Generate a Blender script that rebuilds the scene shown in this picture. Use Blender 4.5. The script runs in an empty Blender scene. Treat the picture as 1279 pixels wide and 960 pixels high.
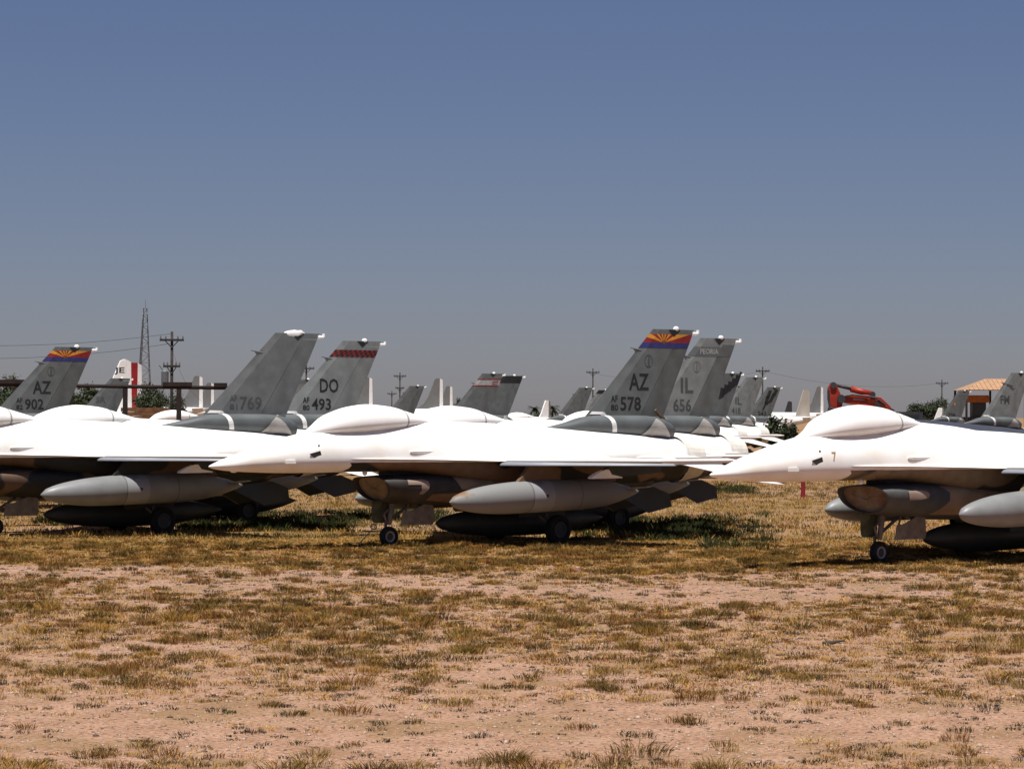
import bpy, bmesh, math, random
import numpy as np
from mathutils import Matrix, Vector
R = math.radians
SC = bpy.context.scene
COL = SC.collection
rng = np.random.default_rng(7)
random.seed(5)

# ------------------------------------------------------------------ camera
F = 3660.0            # focal length in pixels of a 1279 px wide picture
HC = 3.0              # eye height, a seat in a tour bus
cam = bpy.data.cameras.new('camera'); cam_o = bpy.data.objects.new('camera', cam); COL.objects.link(cam_o)
cam.sensor_width = 36.0; cam.lens = F/1279*36; cam.clip_start = .5; cam.clip_end = 12000
PITCH = math.atan((518.4-480)/F)
cam_o.matrix_world = Matrix.Translation((0, 0, HC)) @ Matrix.Rotation(R(90)+PITCH, 4, 'X') @ Matrix.Rotation(.0038, 4, 'Z')
SC.camera = cam_o
SC.render.resolution_x = 1024; SC.render.resolution_y = 768

# ------------------------------------------------------------------ sky, sun, exposure
sun_h = Vector((-.034, -.28, 1.0)).normalized()          # towards the sun
elev = math.asin(sun_h.z); azim = math.atan2(sun_h.x, sun_h.y)
W = bpy.data.worlds.new('World'); SC.world = W; W.use_nodes = True
nt = W.node_tree; nt.nodes.clear()
sky = nt.nodes.new('ShaderNodeTexSky'); sky.sky_type = 'NISHITA'; sky.sun_disc = False
sky.sun_elevation = elev; sky.sun_rotation = azim
sky.altitude = 800; sky.air_density = 1.0; sky.dust_density = 0.6; sky.ozone_density = 2.0
gam = nt.nodes.new('ShaderNodeGamma'); gam.inputs['Gamma'].default_value = 1.0
hsv = nt.nodes.new('ShaderNodeHueSaturation'); hsv.inputs['Saturation'].default_value = 1.0
bg = nt.nodes.new('ShaderNodeBackground'); bg.inputs['Strength'].default_value = .05
out = nt.nodes.new('ShaderNodeOutputWorld')
nt.links.new(sky.outputs[0], gam.inputs[0]); nt.links.new(gam.outputs[0], hsv.inputs['Color'])
tint = nt.nodes.new('ShaderNodeMixRGB'); tint.blend_type = 'MULTIPLY'; tint.inputs[0].default_value = 1; tint.inputs[2].default_value = (.59, .58, .765, 1)   # even tint of the whole sky
nt.links.new(hsv.outputs[0], tint.inputs[1]); nt.links.new(tint.outputs[0], bg.inputs[0]); nt.links.new(bg.outputs[0], out.inputs[0])
sl = bpy.data.lights.new('sun', 'SUN'); sl.energy = 5.0; sl.angle = R(.5); sl.color = (1, .965, .91)
so = bpy.data.objects.new('sun', sl); COL.objects.link(so); so.location = (0, 0, 60)
so.rotation_euler = sun_h.to_track_quat('Z', 'Y').to_euler()
vs = SC.view_settings; vs.view_transform = 'Standard'; vs.look = 'None'; vs.gamma = 1; vs.exposure = 0.45; vs.use_curve_mapping = False

# ------------------------------------------------------------------ materials
def mat(name, base, rough=.6, var=.15, scale=3., bump=0., bscale=40., metal=0., spec=.4, base2=None, contrast=(.35, .65)):
    if not name.startswith(('white', 'light lens')): base = [v*.7 for v in base]; base2 = None if base2 is None else [v*.7 for v in base2]
    m = bpy.data.materials.new(name); m.use_nodes = True; t = m.node_tree; b = t.nodes['Principled BSDF']
    tc = t.nodes.new('ShaderNodeTexCoord')
    n = t.nodes.new('ShaderNodeTexNoise'); n.inputs['Scale'].default_value = scale; n.inputs['Detail'].default_value = 6
    t.links.new(tc.outputs['Object'], n.inputs['Vector'])
    r = t.nodes.new('ShaderNodeValToRGB')
    c1 = [max(0, v*(1-var)) for v in base]; c2 = [v*(1+var) for v in base] if base2 is None else list(base2)
    r.color_ramp.elements[0].position = contrast[0]; r.color_ramp.elements[1].position = contrast[1]
    r.color_ramp.elements[0].color = (*c1, 1); r.color_ramp.elements[1].color = (*c2, 1)
    t.links.new(n.outputs['Fac'], r.inputs[0]); t.links.new(r.outputs[0], b.inputs['Base Color'])
    b.inputs['Roughness'].default_value = rough; b.inputs['Metallic'].default_value = metal
    b.inputs['Specular IOR Level'].default_value = spec
    if bump:
        n2 = t.nodes.new('ShaderNodeTexNoise'); n2.inputs['Scale'].default_value = bscale; n2.inputs['Detail'].default_value = 5
        t.links.new(tc.outputs['Object'], n2.inputs['Vector'])
        bp = t.nodes.new('ShaderNodeBump'); bp.inputs['Strength'].default_value = bump; bp.inputs['Distance'].default_value = .02
        t.links.new(n2.outputs['Fac'], bp.inputs['Height']); t.links.new(bp.outputs[0], b.inputs['Normal'])
    return m

def skin_mat(name, seed, tan, dark, zl=1.93, xl=-3.62, amount=.5):
    """white peelable coating above, camouflage paint below the coating's edge"""
    m = bpy.data.materials.new(name); m.use_nodes = True; t = m.node_tree; L = t.links; b = t.nodes['Principled BSDF']
    tc = t.nodes.new('ShaderNodeTexCoord'); sp = t.nodes.new('ShaderNodeSeparateXYZ'); L.new(tc.outputs['Object'], sp.inputs[0])
    def math_(op, a, bb):
        n = t.nodes.new('ShaderNodeMath'); n.operation = op
        for i, v in enumerate((a, bb)):
            if isinstance(v, (int, float)): n.inputs[i].default_value = v
            else: L.new(v, n.inputs[i])
        return n.outputs[0]
    nz = t.nodes.new('ShaderNodeTexNoise'); nz.inputs['Scale'].default_value = 2.2; nz.inputs['Detail'].default_value = 3; L.new(tc.outputs['Object'], nz.inputs[0])
    wob = math_('MULTIPLY', math_('SUBTRACT', nz.outputs['Fac'], .5), .12)
    up = math_('GREATER_THAN', math_('ADD', sp.outputs['Z'], math_('MULTIPLY', wob, .2)), zl)
    fr = math_('LESS_THAN', math_('ADD', sp.outputs['X'], math_('MULTIPLY', wob, 3)), xl)
    mask = math_('MAXIMUM', up, fr)
    # white with faint run marks
    st = t.nodes.new('ShaderNodeTexNoise'); st.inputs['Scale'].default_value = 1.3; st.inputs['Detail'].default_value = 8; L.new(tc.outputs['Object'], st.inputs[0])
    rw = t.nodes.new('ShaderNodeValToRGB'); rw.color_ramp.elements[0].position = .3; rw.color_ramp.elements[1].position = .6
    rw.color_ramp.elements[0].color = (.74, .69, .62, 1); rw.color_ramp.elements[1].color = (.83, .82, .80, 1); L.new(st.outputs['Fac'], rw.inputs[0])
    # camouflage
    mp = t.nodes.new('ShaderNodeMapping'); mp.inputs['Location'].default_value = (seed*3.7, seed*1.3, seed); mp.inputs['Scale'].default_value = (.75, .5, 1.2); L.new(tc.outputs['Object'], mp.inputs[0])
    cn = t.nodes.new('ShaderNodeTexNoise'); cn.inputs['Scale'].default_value = 1.1; cn.inputs['Detail'].default_value = 1.0; L.new(mp.outputs[0], cn.inputs[0])
    rc = t.nodes.new('ShaderNodeValToRGB'); rc.color_ramp.elements[0].position = amount-.02; rc.color_ramp.elements[1].position = amount+.01
    rc.color_ramp.elements[0].color = (*dark, 1); rc.color_ramp.elements[1].color = (*tan, 1); L.new(cn.outputs['Fac'], rc.inputs[0])
    dn = t.nodes.new('ShaderNodeTexNoise'); dn.inputs['Scale'].default_value = 5; dn.inputs['Detail'].default_value = 8; L.new(tc.outputs['Object'], dn.inputs[0])
    mx0 = t.nodes.new('ShaderNodeMixRGB'); mx0.blend_type = 'MULTIPLY'; mx0.inputs[0].default_value = .5
    L.new(rc.outputs[0], mx0.inputs[1]); L.new(dn.outputs['Fac'], mx0.inputs[2])
    mx = t.nodes.new('ShaderNodeMixRGB'); L.new(mask, mx.inputs[0]); L.new(mx0.outputs[0], mx.inputs[1]); L.new(rw.outputs[0], mx.inputs[2])
    L.new(mx.outputs[0], b.inputs['Base Color']); b.inputs['Roughness'].default_value = .6; b.inputs['Specular IOR Level'].default_value = .3
    return m

TAN = (.22, .135, .08); BEIGE = (.26, .20, .13); OLIVE = (.022, .021, .019); GREYD = (.042, .046, .044)
M = {}
M['skinA'] = skin_mat('camo coated skin', 1.0, TAN, OLIVE, amount=.50)
M['skinB'] = skin_mat('beige coated skin', 2.6, BEIGE, GREYD, amount=.42)
M['skinC'] = skin_mat('brown coated skin', 4.4, (.16, .10, .065), (.03, .03, .028), amount=.54)
M['white'] = mat('white protective coating', (.80, .785, .76), .6, .05, 1.5, .08, 6)
M['fin'] = mat('fin grey paint', (.148, .159, .156), .55, .15, 2.6)
M['fin_light'] = mat('pale fin grey paint', (.24, .256, .25), .55, .15, 2.6)
M['fin_dark'] = mat('weathered fin grey paint', (.165, .173, .174), .55, .15, 2.6)
M['rudder'] = mat('rudder grey paint', (.128, .139, .136), .55, .15, 2.6)
M['fairing'] = mat('dark slate grey paint', (.135, .148, .15), .5, .12, 2)
M['tape'] = mat('white tape', (.74, .73, .70), .6, .06, 5, .2, 30)
M['cover'] = mat('pale canvas cover', (.50, .47, .44), .8, .12, 4, .4, 18)
M['cover2'] = mat('white nozzle wrap', (.66, .62, .56), .75, .1, 3, .3, 12)
M['tank'] = mat('light grey tank paint', (.275, .28, .277), .45, .10, 2)
M['seam'] = mat('tank seam grey', (.15, .155, .15), .5, .1, 3)
M['tank2'] = mat('newer tank paint', (.34, .345, .35), .4, .05, 3)
M['tank_rust'] = mat('rust stained tank paint', (.32, .19, .09), .6, .2, 3, base2=(.28, .28, .272), contrast=(.40, .56))
def nose_rust(m, x0, x1):
    t = m.node_tree; r_ = [n for n in t.nodes if n.type == 'VALTORGB'][0]; nz = [n for n in t.nodes if n.type == 'TEX_NOISE'][0]; tc_ = [n for n in t.nodes if n.type == 'TEX_COORD'][0]
    sx = t.nodes.new('ShaderNodeSeparateXYZ'); t.links.new(tc_.outputs['Object'], sx.inputs[0])
    mr_ = t.nodes.new('ShaderNodeMapRange'); mr_.inputs[1].default_value = x0; mr_.inputs[2].default_value = x1; mr_.inputs[3].default_value = -.10; mr_.inputs[4].default_value = .30; t.links.new(sx.outputs['X'], mr_.inputs[0])
    mz = t.nodes.new('ShaderNodeMapRange'); mz.inputs[1].default_value = 1.1; mz.inputs[2].default_value = 1.4; mz.inputs[3].default_value = .12; mz.inputs[4].default_value = 0.; t.links.new(sx.outputs['Z'], mz.inputs[0])
    ad = t.nodes.new('ShaderNodeMath'); ad.operation = 'ADD'; t.links.new(nz.outputs['Fac'], ad.inputs[0]); t.links.new(mr_.outputs[0], ad.inputs[1])
    a2 = t.nodes.new('ShaderNodeMath'); a2.operation = 'ADD'; t.links.new(ad.outputs[0], a2.inputs[0]); t.links.new(mz.outputs[0], a2.inputs[1]); t.links.new(a2.outputs[0], r_.inputs[0])
nose_rust(M['tank_rust'], -1.8, 0.0)
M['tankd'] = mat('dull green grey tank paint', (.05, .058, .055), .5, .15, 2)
M['lef'] = mat('wing edge grey', (.36, .38, .43), .45, .08, 2)
M['canvas'] = mat('tan intake cover', (.33, .23, .115), .9, .25, 3.5, .5, 9)
M['canvas2'] = mat('rust brown intake cover', (.30, .15, .07), .9, .2, 2.2, .5, 9, base2=(.40, .33, .24))
M['rubber'] = mat('tyre rubber', (.02, .02, .02), .85, .2, 6)
M['hub'] = mat('wheel hub grey', (.42, .42, .40), .5, .15, 8)
M['hubdark'] = mat('dark wheel hub', (.07, .07, .065), .6, .2, 8)
M['gear'] = mat('landing gear paint', (.24, .21, .17), .6, .25, 6)
M['gearg'] = mat('green zinc primer', (.14, .15, .08), .7, .3, 6)
M['bare'] = mat('dark sooty metal', (.09, .08, .07), .55, .3, 5, metal=.4)
M['black'] = mat('faded black marking', (.018, .018, .02), .7, .2, 6)
M['greymark'] = mat('faint grey marking', (.085, .09, .09), .7, .15, 6)
M['palemark'] = mat('pale grey lettering', (.42, .43, .42), .7, .1, 6)
M['red'] = mat('flag red', (.30, .02, .02), .6, .15, 6)
M['yellow'] = mat('flag yellow', (.75, .33, .03), .6, .1, 6)
M['blue'] = mat('flag blue', (.035, .04, .18), .6, .15, 6)
M['copper'] = mat('star copper', (.20, .07, .02), .6, .1, 6)
M['orange'] = mat('orange emblem', (.55, .24, .06), .6, .1, 6)
M['brownwood'] = mat('weathered batten', (.14, .095, .06), .8, .3, 8)
M['navy'] = mat('dark blue grey spine paint', (.055, .06, .085), .6, .15, 3)
M['rustnum'] = mat('rusty tan number', (.48, .27, .12), .8, .2, 10)
M['lens'] = mat('light lens white', (.8, .8, .78), .3, .03, 5)

# ------------------------------------------------------------------ builders
def link(name, me, m=None, parent=None, smooth=False):
    o = bpy.data.objects.new(name, me); COL.objects.link(o)
    if m is not None and len(me.materials) == 0: me.materials.append(m)
    if smooth: me.polygons.foreach_set('use_smooth', [True]*len(me.polygons))
    if parent is not None: o.parent = parent
    return o
def from_data(name, v, f, m=None, parent=None, smooth=False):
    me = bpy.data.meshes.new(name); me.from_pydata([tuple(map(float, p)) for p in v], [], f); me.update()
    return link(name, me, m, parent, smooth)
def from_bm(name, bm, m=None, parent=None, smooth=False):
    bmesh.ops.recalc_face_normals(bm, faces=bm.faces)
    me = bpy.data.meshes.new(name); bm.to_mesh(me); bm.free()
    return link(name, me, m, parent, smooth)
def tag(o, label, cat, group=None, kind=None):
    o['label'] = label; o['category'] = cat
    if group: o['group'] = group
    if kind: o['kind'] = kind
    return o
def empty(name, loc=(0, 0, 0), rz=0):
    o = bpy.data.objects.new(name, None); COL.objects.link(o); o.location = loc; o.rotation_euler = (0, 0, rz); o.empty_display_size = .5
    return o
def bm_box(bm, a, b, mtx=None):
    x0, y0, z0 = a; x1, y1, z1 = b
    v = [bm.verts.new(p) for p in ((x0, y0, z0), (x1, y0, z0), (x1, y1, z0), (x0, y1, z0), (x0, y0, z1), (x1, y0, z1), (x1, y1, z1), (x0, y1, z1))]
    for q in ((0, 3, 2, 1), (4, 5, 6, 7), (0, 1, 5, 4), (1, 2, 6, 5), (2, 3, 7, 6), (3, 0, 4, 7)): bm.faces.new([v[i] for i in q])
    if mtx is not None: bmesh.ops.transform(bm, matrix=mtx, verts=v)
    return v
def bm_tube(bm, p, q, r0, r1=None, n=10, caps=True):
    p = Vector(p); q = Vector(q); d = (q-p); r1 = r0 if r1 is None else r1
    z = d.normalized(); a = z.orthogonal().normalized(); b = z.cross(a)
    A = [bm.verts.new(p+(a*math.cos(t)+b*math.sin(t))*r0) for t in [2*math.pi*i/n for i in range(n)]]
    B = [bm.verts.new(q+(a*math.cos(t)+b*math.sin(t))*r1) for t in [2*math.pi*i/n for i in range(n)]]
    for i in range(n): bm.faces.new((A[i], A[(i+1) % n], B[(i+1) % n], B[i]))
    if caps: bm.faces.new(A[::-1]); bm.faces.new(B)
def hermite(tab, x):
    xs = [r[0] for r in tab]
    if x <= xs[0]: return list(tab[0][1:])
    if x >= xs[-1]: return list(tab[-1][1:])
    i = max(k for k in range(len(xs)-1) if xs[k] <= x); h = xs[i+1]-xs[i]; t = (x-xs[i])/h; o = []
    for c in range(1, len(tab[0])):
        def sl(k):
            if k <= 0: return (tab[1][c]-tab[0][c])/(xs[1]-xs[0])
            if k >= len(xs)-1: return (tab[-1][c]-tab[-2][c])/(xs[-1]-xs[-2])
            a = (tab[k][c]-tab[k-1][c])/(xs[k]-xs[k-1]); b = (tab[k+1][c]-tab[k][c])/(xs[k+1]-xs[k])
            return 0 if a*b <= 0 else 2*a*b/(a+b)
        m0, m1 = sl(i), sl(i+1); p0, p1 = tab[i][c], tab[i+1][c]
        o.append((2*t**3-3*t*t+1)*p0+(t**3-2*t*t+t)*h*m0+(-2*t**3+3*t*t)*p1+(t**3-t*t)*h*m1)
    return o
def ring(w, zt, zc, zb, nt_, nb, n=36):
    o = []
    for i in range(n):
        t = 2*math.pi*i/n; c, s = math.cos(t), math.sin(t); e = nt_ if s >= 0 else nb
        y = w*math.copysign(abs(c)**(2/e), c)
        z = zc+((zt-zc) if s >= 0 else (zc-zb))*math.copysign(abs(s)**(2/e), s)
        o.append((y, z))
    return o
XO = 7.0      # aircraft origin: 7 m behind the nose tip, on the ground
def loft(name, tab, xs, m, parent=None, n=36, y0=0., caps=True):
    v = []; f = []
    for x in xs:
        for (y, z) in ring(*hermite(tab, x), n=n): v.append((x-XO, y+y0, z))
    for k in range(len(xs)-1):
        for i in range(n):
            a, b = k*n+i, k*n+(i+1) % n; f.append((a, a+n, b+n, b))
    if caps: f.append(list(range(n))); f.append(list(range((len(xs)-1)*n, len(xs)*n))[::-1])
    o = from_data(name, v, f, m, parent, True)
    if caps:
        for p in o.data.polygons[-2:]: p.use_smooth = False
    return o
def surf_y(tab, x, z):
    w, zt, zc, zb, a, b = hermite(tab, x)
    q = (z-zc)/(zt-zc) if z >= zc else (zc-z)/(zc-zb); e = a if z >= zc else b
    return w*max(0, 1-min(1, q)**e)**(1/e)
def frange(a, b, n): return [a+(b-a)*i/(n-1) for i in range(n)]

# fuselage: x, half width, z top, z widest, z bottom, exponent top, exponent bottom
FUS = [(0, .012, 1.872, 1.86, 1.848, 2, 2), (.12, .075, 1.925, 1.865, 1.81, 2, 2), (.5, .195, 2.06, 1.89, 1.76, 2, 2), (1.0, .325, 2.22, 1.94, 1.73, 2, 2.1),
       (1.6, .44, 2.385, 1.98, 1.71, 2, 2.2), (2.3, .52, 2.56, 2.01, 1.70, 2, 2.3), (2.8, .56, 2.635, 2.02, 1.70, 2.1, 2.4), (3.5, .60, 2.66, 2.02, 1.71, 2.1, 2.4),
       (4.3, .64, 2.73, 2.0, 1.71, 2.0, 2.5), (5.0, .72, 2.82, 1.99, 1.70, 1.9, 2.6), (5.8, .82, 2.89, 1.97, 1.60, 1.8, 2.6), (6.6, .95, 2.85, 1.95, 1.45, 1.7, 2.6),
       (8.0, 1.12, 2.80, 1.95, 1.3, 1.65, 2.6), (9.5, 1.16, 2.71, 1.95, 1.25, 1.65, 2.5), (11, 1.05, 2.62, 1.95, 1.2, 1.8, 2.3), (12, .88, 2.56, 1.95, 1.25, 1.9, 2.2),
       (13, .66, 2.47, 1.94, 1.38, 2, 2), (13.5, .60, 2.44, 1.94, 1.42, 2, 2)]
# intake and belly
INT = [(4.22, .65, 1.60, 1.41, 1.05, 3.0, 2.1), (4.5, .70, 1.62, 1.41, 1.0, 3.0, 2.1), (5.0, .72, 1.64, 1.40, .955, 3.0, 2.2), (6, .745, 1.66, 1.38, .885, 2.8, 2.4), (7.2, .80, 1.66, 1.36, .86, 2.6, 2.7),
       (9.5, .86, 1.6, 1.34, .90, 2.6, 2.7), (11, .76, 1.55, 1.38, 1.02, 2.6, 2.5), (12.4, .5, 1.5, 1.42, 1.25, 2.4, 2.2)]
CAN = [(2.50, .16, 2.60, 2.57, 2.50, 2, 2), (2.62, .15, 2.68, 2.61, 2.52, 2, 2), (3.1, .375, 3.0, 2.70, 2.53, 2, 2), (3.76, .445, 3.19, 2.77, 2.53, 2, 2), (4.2, .455, 3.235, 2.80, 2.56, 2, 2), (4.8, .43, 3.19, 2.83, 2.62, 2, 2),
       (5.4, .34, 3.045, 2.85, 2.70, 2, 2), (5.95, .17, 2.90, 2.84, 2.76, 2, 2), (6.1, .10, 2.875, 2.84, 2.79, 2, 2)]
FAIR = [(9.45, .05, 2.72, 2.70, 2.62, 2, 2), (10.0, .17, 2.83, 2.73, 2.58, 2, 2), (10.6, .27, 2.97, 2.79, 2.52, 2.2, 2), (11.2, .31, 3.01, 2.79, 2.48, 2.3, 2), (12.3, .33, 3.01, 2.77, 2.44, 2.4, 2), (13.0, .30, 2.95, 2.72, 2.40, 2.2, 2), (13.35, .20, 2.80, 2.64, 2.42, 2, 2)]
# vertical fin outline
def fin_le(z): return 10.52+(z-2.85)*1.0
def fin_te(z): return 13.06+(z-2.85)*.475
FZ0, FZ1 = 2.72, 5.12
def fin_t(z): return .070-.042*(z-FZ0)/(FZ1-FZ0)
SPL = (0, .16, .68, 1.0)          # chord fractions where the fin's flat faces meet
def fin_y(x, z):
    u = (x-fin_le(z))/(fin_te(z)-fin_le(z)); t = fin_t(z)
    if u < .16: return t*(.12+.88*max(0, u)/.16)
    if u < .68: return t
    return t*(1-.75*min(1, (u-.68)/.32))
def clip(poly, fn):
    o = []
    for i in range(len(poly)):
        a, b = poly[i], poly[(i+1) % len(poly)]; fa, fb = fn(a), fn(b)
        if fa >= 0: o.append(a)
        if (fa >= 0) != (fb >= 0):
            t = fa/(fa-fb); o.append((a[0]+(b[0]-a[0])*t, a[1]+(b[1]-a[1])*t))
    return o
def fin_print(name, polys, m, parent, off=.004, both=False):
    """flat paint on the fin: polygons in (x,z), cut where the fin's faces meet, laid 4 mm proud"""
    v = []; f = []
    for P in polys:
        for k in range(3):
            lo, hi = SPL[k], SPL[k+1]
            Q = clip(P, lambda p: p[0]-(fin_le(p[1])+lo*(fin_te(p[1])-fin_le(p[1]))))
            if len(Q) > 2: Q = clip(Q, lambda p: (fin_le(p[1])+hi*(fin_te(p[1])-fin_le(p[1])))-p[0])
            if len(Q) < 3: continue
            for sgn in ((-1, 1) if both else (-1,)):
                b = len(v); v += [(x-XO, sgn*(fin_y(x, z)+off), z) for x, z in Q]
                idx = list(range(b, b+len(Q))); f.append(idx)
    return from_data(name, v, f, m, parent) if f else None
_txt = {}
def text_tris(s):
    if s in _txt: return _txt[s]
    c = bpy.data.curves.new('t', 'FONT'); c.body = s; c.resolution_u = 2; c.fill_mode = 'FRONT'; c.offset = .02
    o = bpy.data.objects.new('t', c); COL.objects.link(o)
    dg = bpy.context.evaluated_depsgraph_get(); me = o.evaluated_get(dg).to_mesh(); me.calc_loop_triangles()
    P = np.array([v.co[:2] for v in me.vertices]); T = [tuple(t.vertices) for t in me.loop_triangles]
    P -= P.min(0); w, h = P.max(0)
    r = ([(a/w, b/h) for a, b in P], T)
    o.evaluated_get(dg).to_mesh_clear(); bpy.data.objects.remove(o); bpy.data.curves.remove(c)
    _txt[s] = r; return r
def fin_text(name, s, x0, x1, z0, z1, m, parent, off=.004):
    P, T = text_tris(s)
    Q = [(x0+a*(x1-x0), z0+b*(z1-z0)) for a, b in P]
    return fin_print(name, [[Q[i] for i in t] for t in T], m, parent, off)
def body_text(name, s, tab, x0, x1, z0, z1, m, parent, off=.006):
    P, T = text_tris(s); v = []
    for a, b in P:
        x = x0+a*(x1-x0); z = z0+b*(z1-z0); v.append((x-XO, -(surf_y(tab, x, z)+off), z))
    return from_data(name, v, T, m, parent)
def body_patch(name, poly, tab, m, parent, off=.006, n=14):
    """paint patch on a lofted body: grid over the polygon's box, cells cut to the polygon"""
    xs = [p[0] for p in poly]; zs = [p[1] for p in poly]; v = []; f = []
    gx = frange(min(xs), max(xs), n); gz = frange(min(zs), max(zs), n)
    tri = poly
    for i in range(n-1):
        for j in range(n-1):
            cell = list(tri)
            for fn in (lambda p: p[0]-gx[i], lambda p: gx[i+1]-p[0], lambda p: p[1]-gz[j], lambda p: gz[j+1]-p[1]):
                cell = clip(cell, fn)
                if len(cell) < 3: break
            if len(cell) < 3: continue
            b = len(v); v += [(x-XO, -(surf_y(tab, x, z)+off), z) for x, z in cell]; f.append(list(range(b, b+len(cell))))
    return from_data(name, v, f, m, parent)

def plate(name, pts, t, m, parent, axis='y', pos=0.):
    """flat plate cut from an (x,z) outline, thickness t, at y=pos"""
    bm = bmesh.new(); a = [bm.verts.new((x-XO, pos-t/2, z)) for x, z in pts]; b = [bm.verts.new((x-XO, pos+t/2, z)) for x, z in pts]
    n = len(pts); bm.faces.new(a); bm.faces.new(b[::-1])
    for i in range(n): bm.faces.new((a[i], b[i], b[(i+1) % n], a[(i+1) % n]))
    return from_bm(name, bm, m, parent)

def aero_panel(name, secs, m, parent, smooth=False):
    """wing-like solid: list of (y, z, xle, xte, thickness)"""
    prof = [(0, 0), (.08, .62), (.3, 1), (.6, .85), (1, .06), (1, -.06), (.6, -.6), (.3, -.75), (.08, -.5)]
    v = []; f = []; n = len(prof)
    for (y, z, a, b, t) in secs:
        for u, k in prof: v.append((a+u*(b-a)-XO, y, z+k*t/2))
    for k in range(len(secs)-1):
        for i in range(n): f.append((k*n+i, k*n+(i+1) % n, (k+1)*n+(i+1) % n, (k+1)*n+i))
    f.append(list(range(n))[::-1]); f.append(list(range((len(secs)-1)*n, len(secs)*n)))
    me = bpy.data.meshes.new(name); me.from_pydata(v, [], f)
    bm = bmesh.new(); bm.from_mesh(me); bmesh.ops.recalc_face_normals(bm, faces=bm.faces); bm.to_mesh(me); bm.free()
    return link(name, me, m, parent, smooth)

def tank_mesh(name, x0, x1, r, y, zn, zm, zt, m, parent, n=28):
    L = x1-x0; v = []; f = []; K = 34
    for k in range(K):
        s = (k/(K-1)); x = x0+s*L
        q = min(1, (x-x0)/2.1); q2 = min(1, (x1-x)/2.0)
        rr = r*max(.004, math.sqrt(max(0, 1-(1-q)**2.1)))**1.08*max(.03, 1-(1-q2)**2.2*.93)
        zc = zn+(zm-zn)*min(1, (x-x0)/2.4) if x < x0+2.4 else zm+(zt-zm)*(x-x0-2.4)/(L-2.4)
        for i in range(n):
            t = 2*math.pi*i/n; v.append((x-XO, y+rr*math.cos(t), zc+rr*math.sin(t)))
    for k in range(K-1):
        for i in range(n): a = k*n+i; b = k*n+(i+1) % n; f.append((a, a+n, b+n, b))
    f.append(list(range(n))); f.append(list(range((K-1)*n, K*n))[::-1])
    return from_data(name, v, f, m, parent, True)

# ------------------------------------------------------------------ the fighter, built once
def wheel_mesh(name, x, y, r, w, parent):
    prof = [(-w/2*.55, r*.55), (-w/2*.9, r*.7), (-w/2, r*.86), (-w/2*.72, r*.97), (0, r), (w/2*.72, r*.97), (w/2, r*.86), (w/2*.9, r*.7), (w/2*.55, r*.55)]
    n = 24; v = []; f = []
    for a, b in prof:
        for i in range(n):
            t = 2*math.pi*i/n; v.append((x-XO+b*math.cos(t), y+a, r+b*math.sin(t)))
    for k in range(len(prof)-1):
        for i in range(n): f.append((k*n+i, k*n+(i+1) % n, (k+1)*n+(i+1) % n, (k+1)*n+i))
    o = from_data(name, v, f, M['rubber'], parent, True)
    bm = bmesh.new(); bm_tube(bm, (x-XO, y-w*.30, r), (x-XO, y+w*.3, r), r*.57, r*.57, 20)
    from_bm('hub', bm, M['hubdark'], o)
    bm = bmesh.new(); n = 20; A = [[bm.verts.new((x-XO+q*r*math.cos(2*math.pi*i/n), y-w*d, r+q*r*math.sin(2*math.pi*i/n))) for i in range(n)] for q, d in ((.56, .31), (.54, .44), (.40, .40), (.38, .31))]
    for a_, b_ in zip(A, A[1:]):
        for i in range(n): bm.faces.new((a_[i], a_[(i+1) % n], b_[(i+1) % n], b_[i]))
    from_bm('rim', bm, M['hub'] if r < .3 else M['hubdark'], o)  # main wheels get a darker rim copy, their shade painted in
    return o

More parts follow.
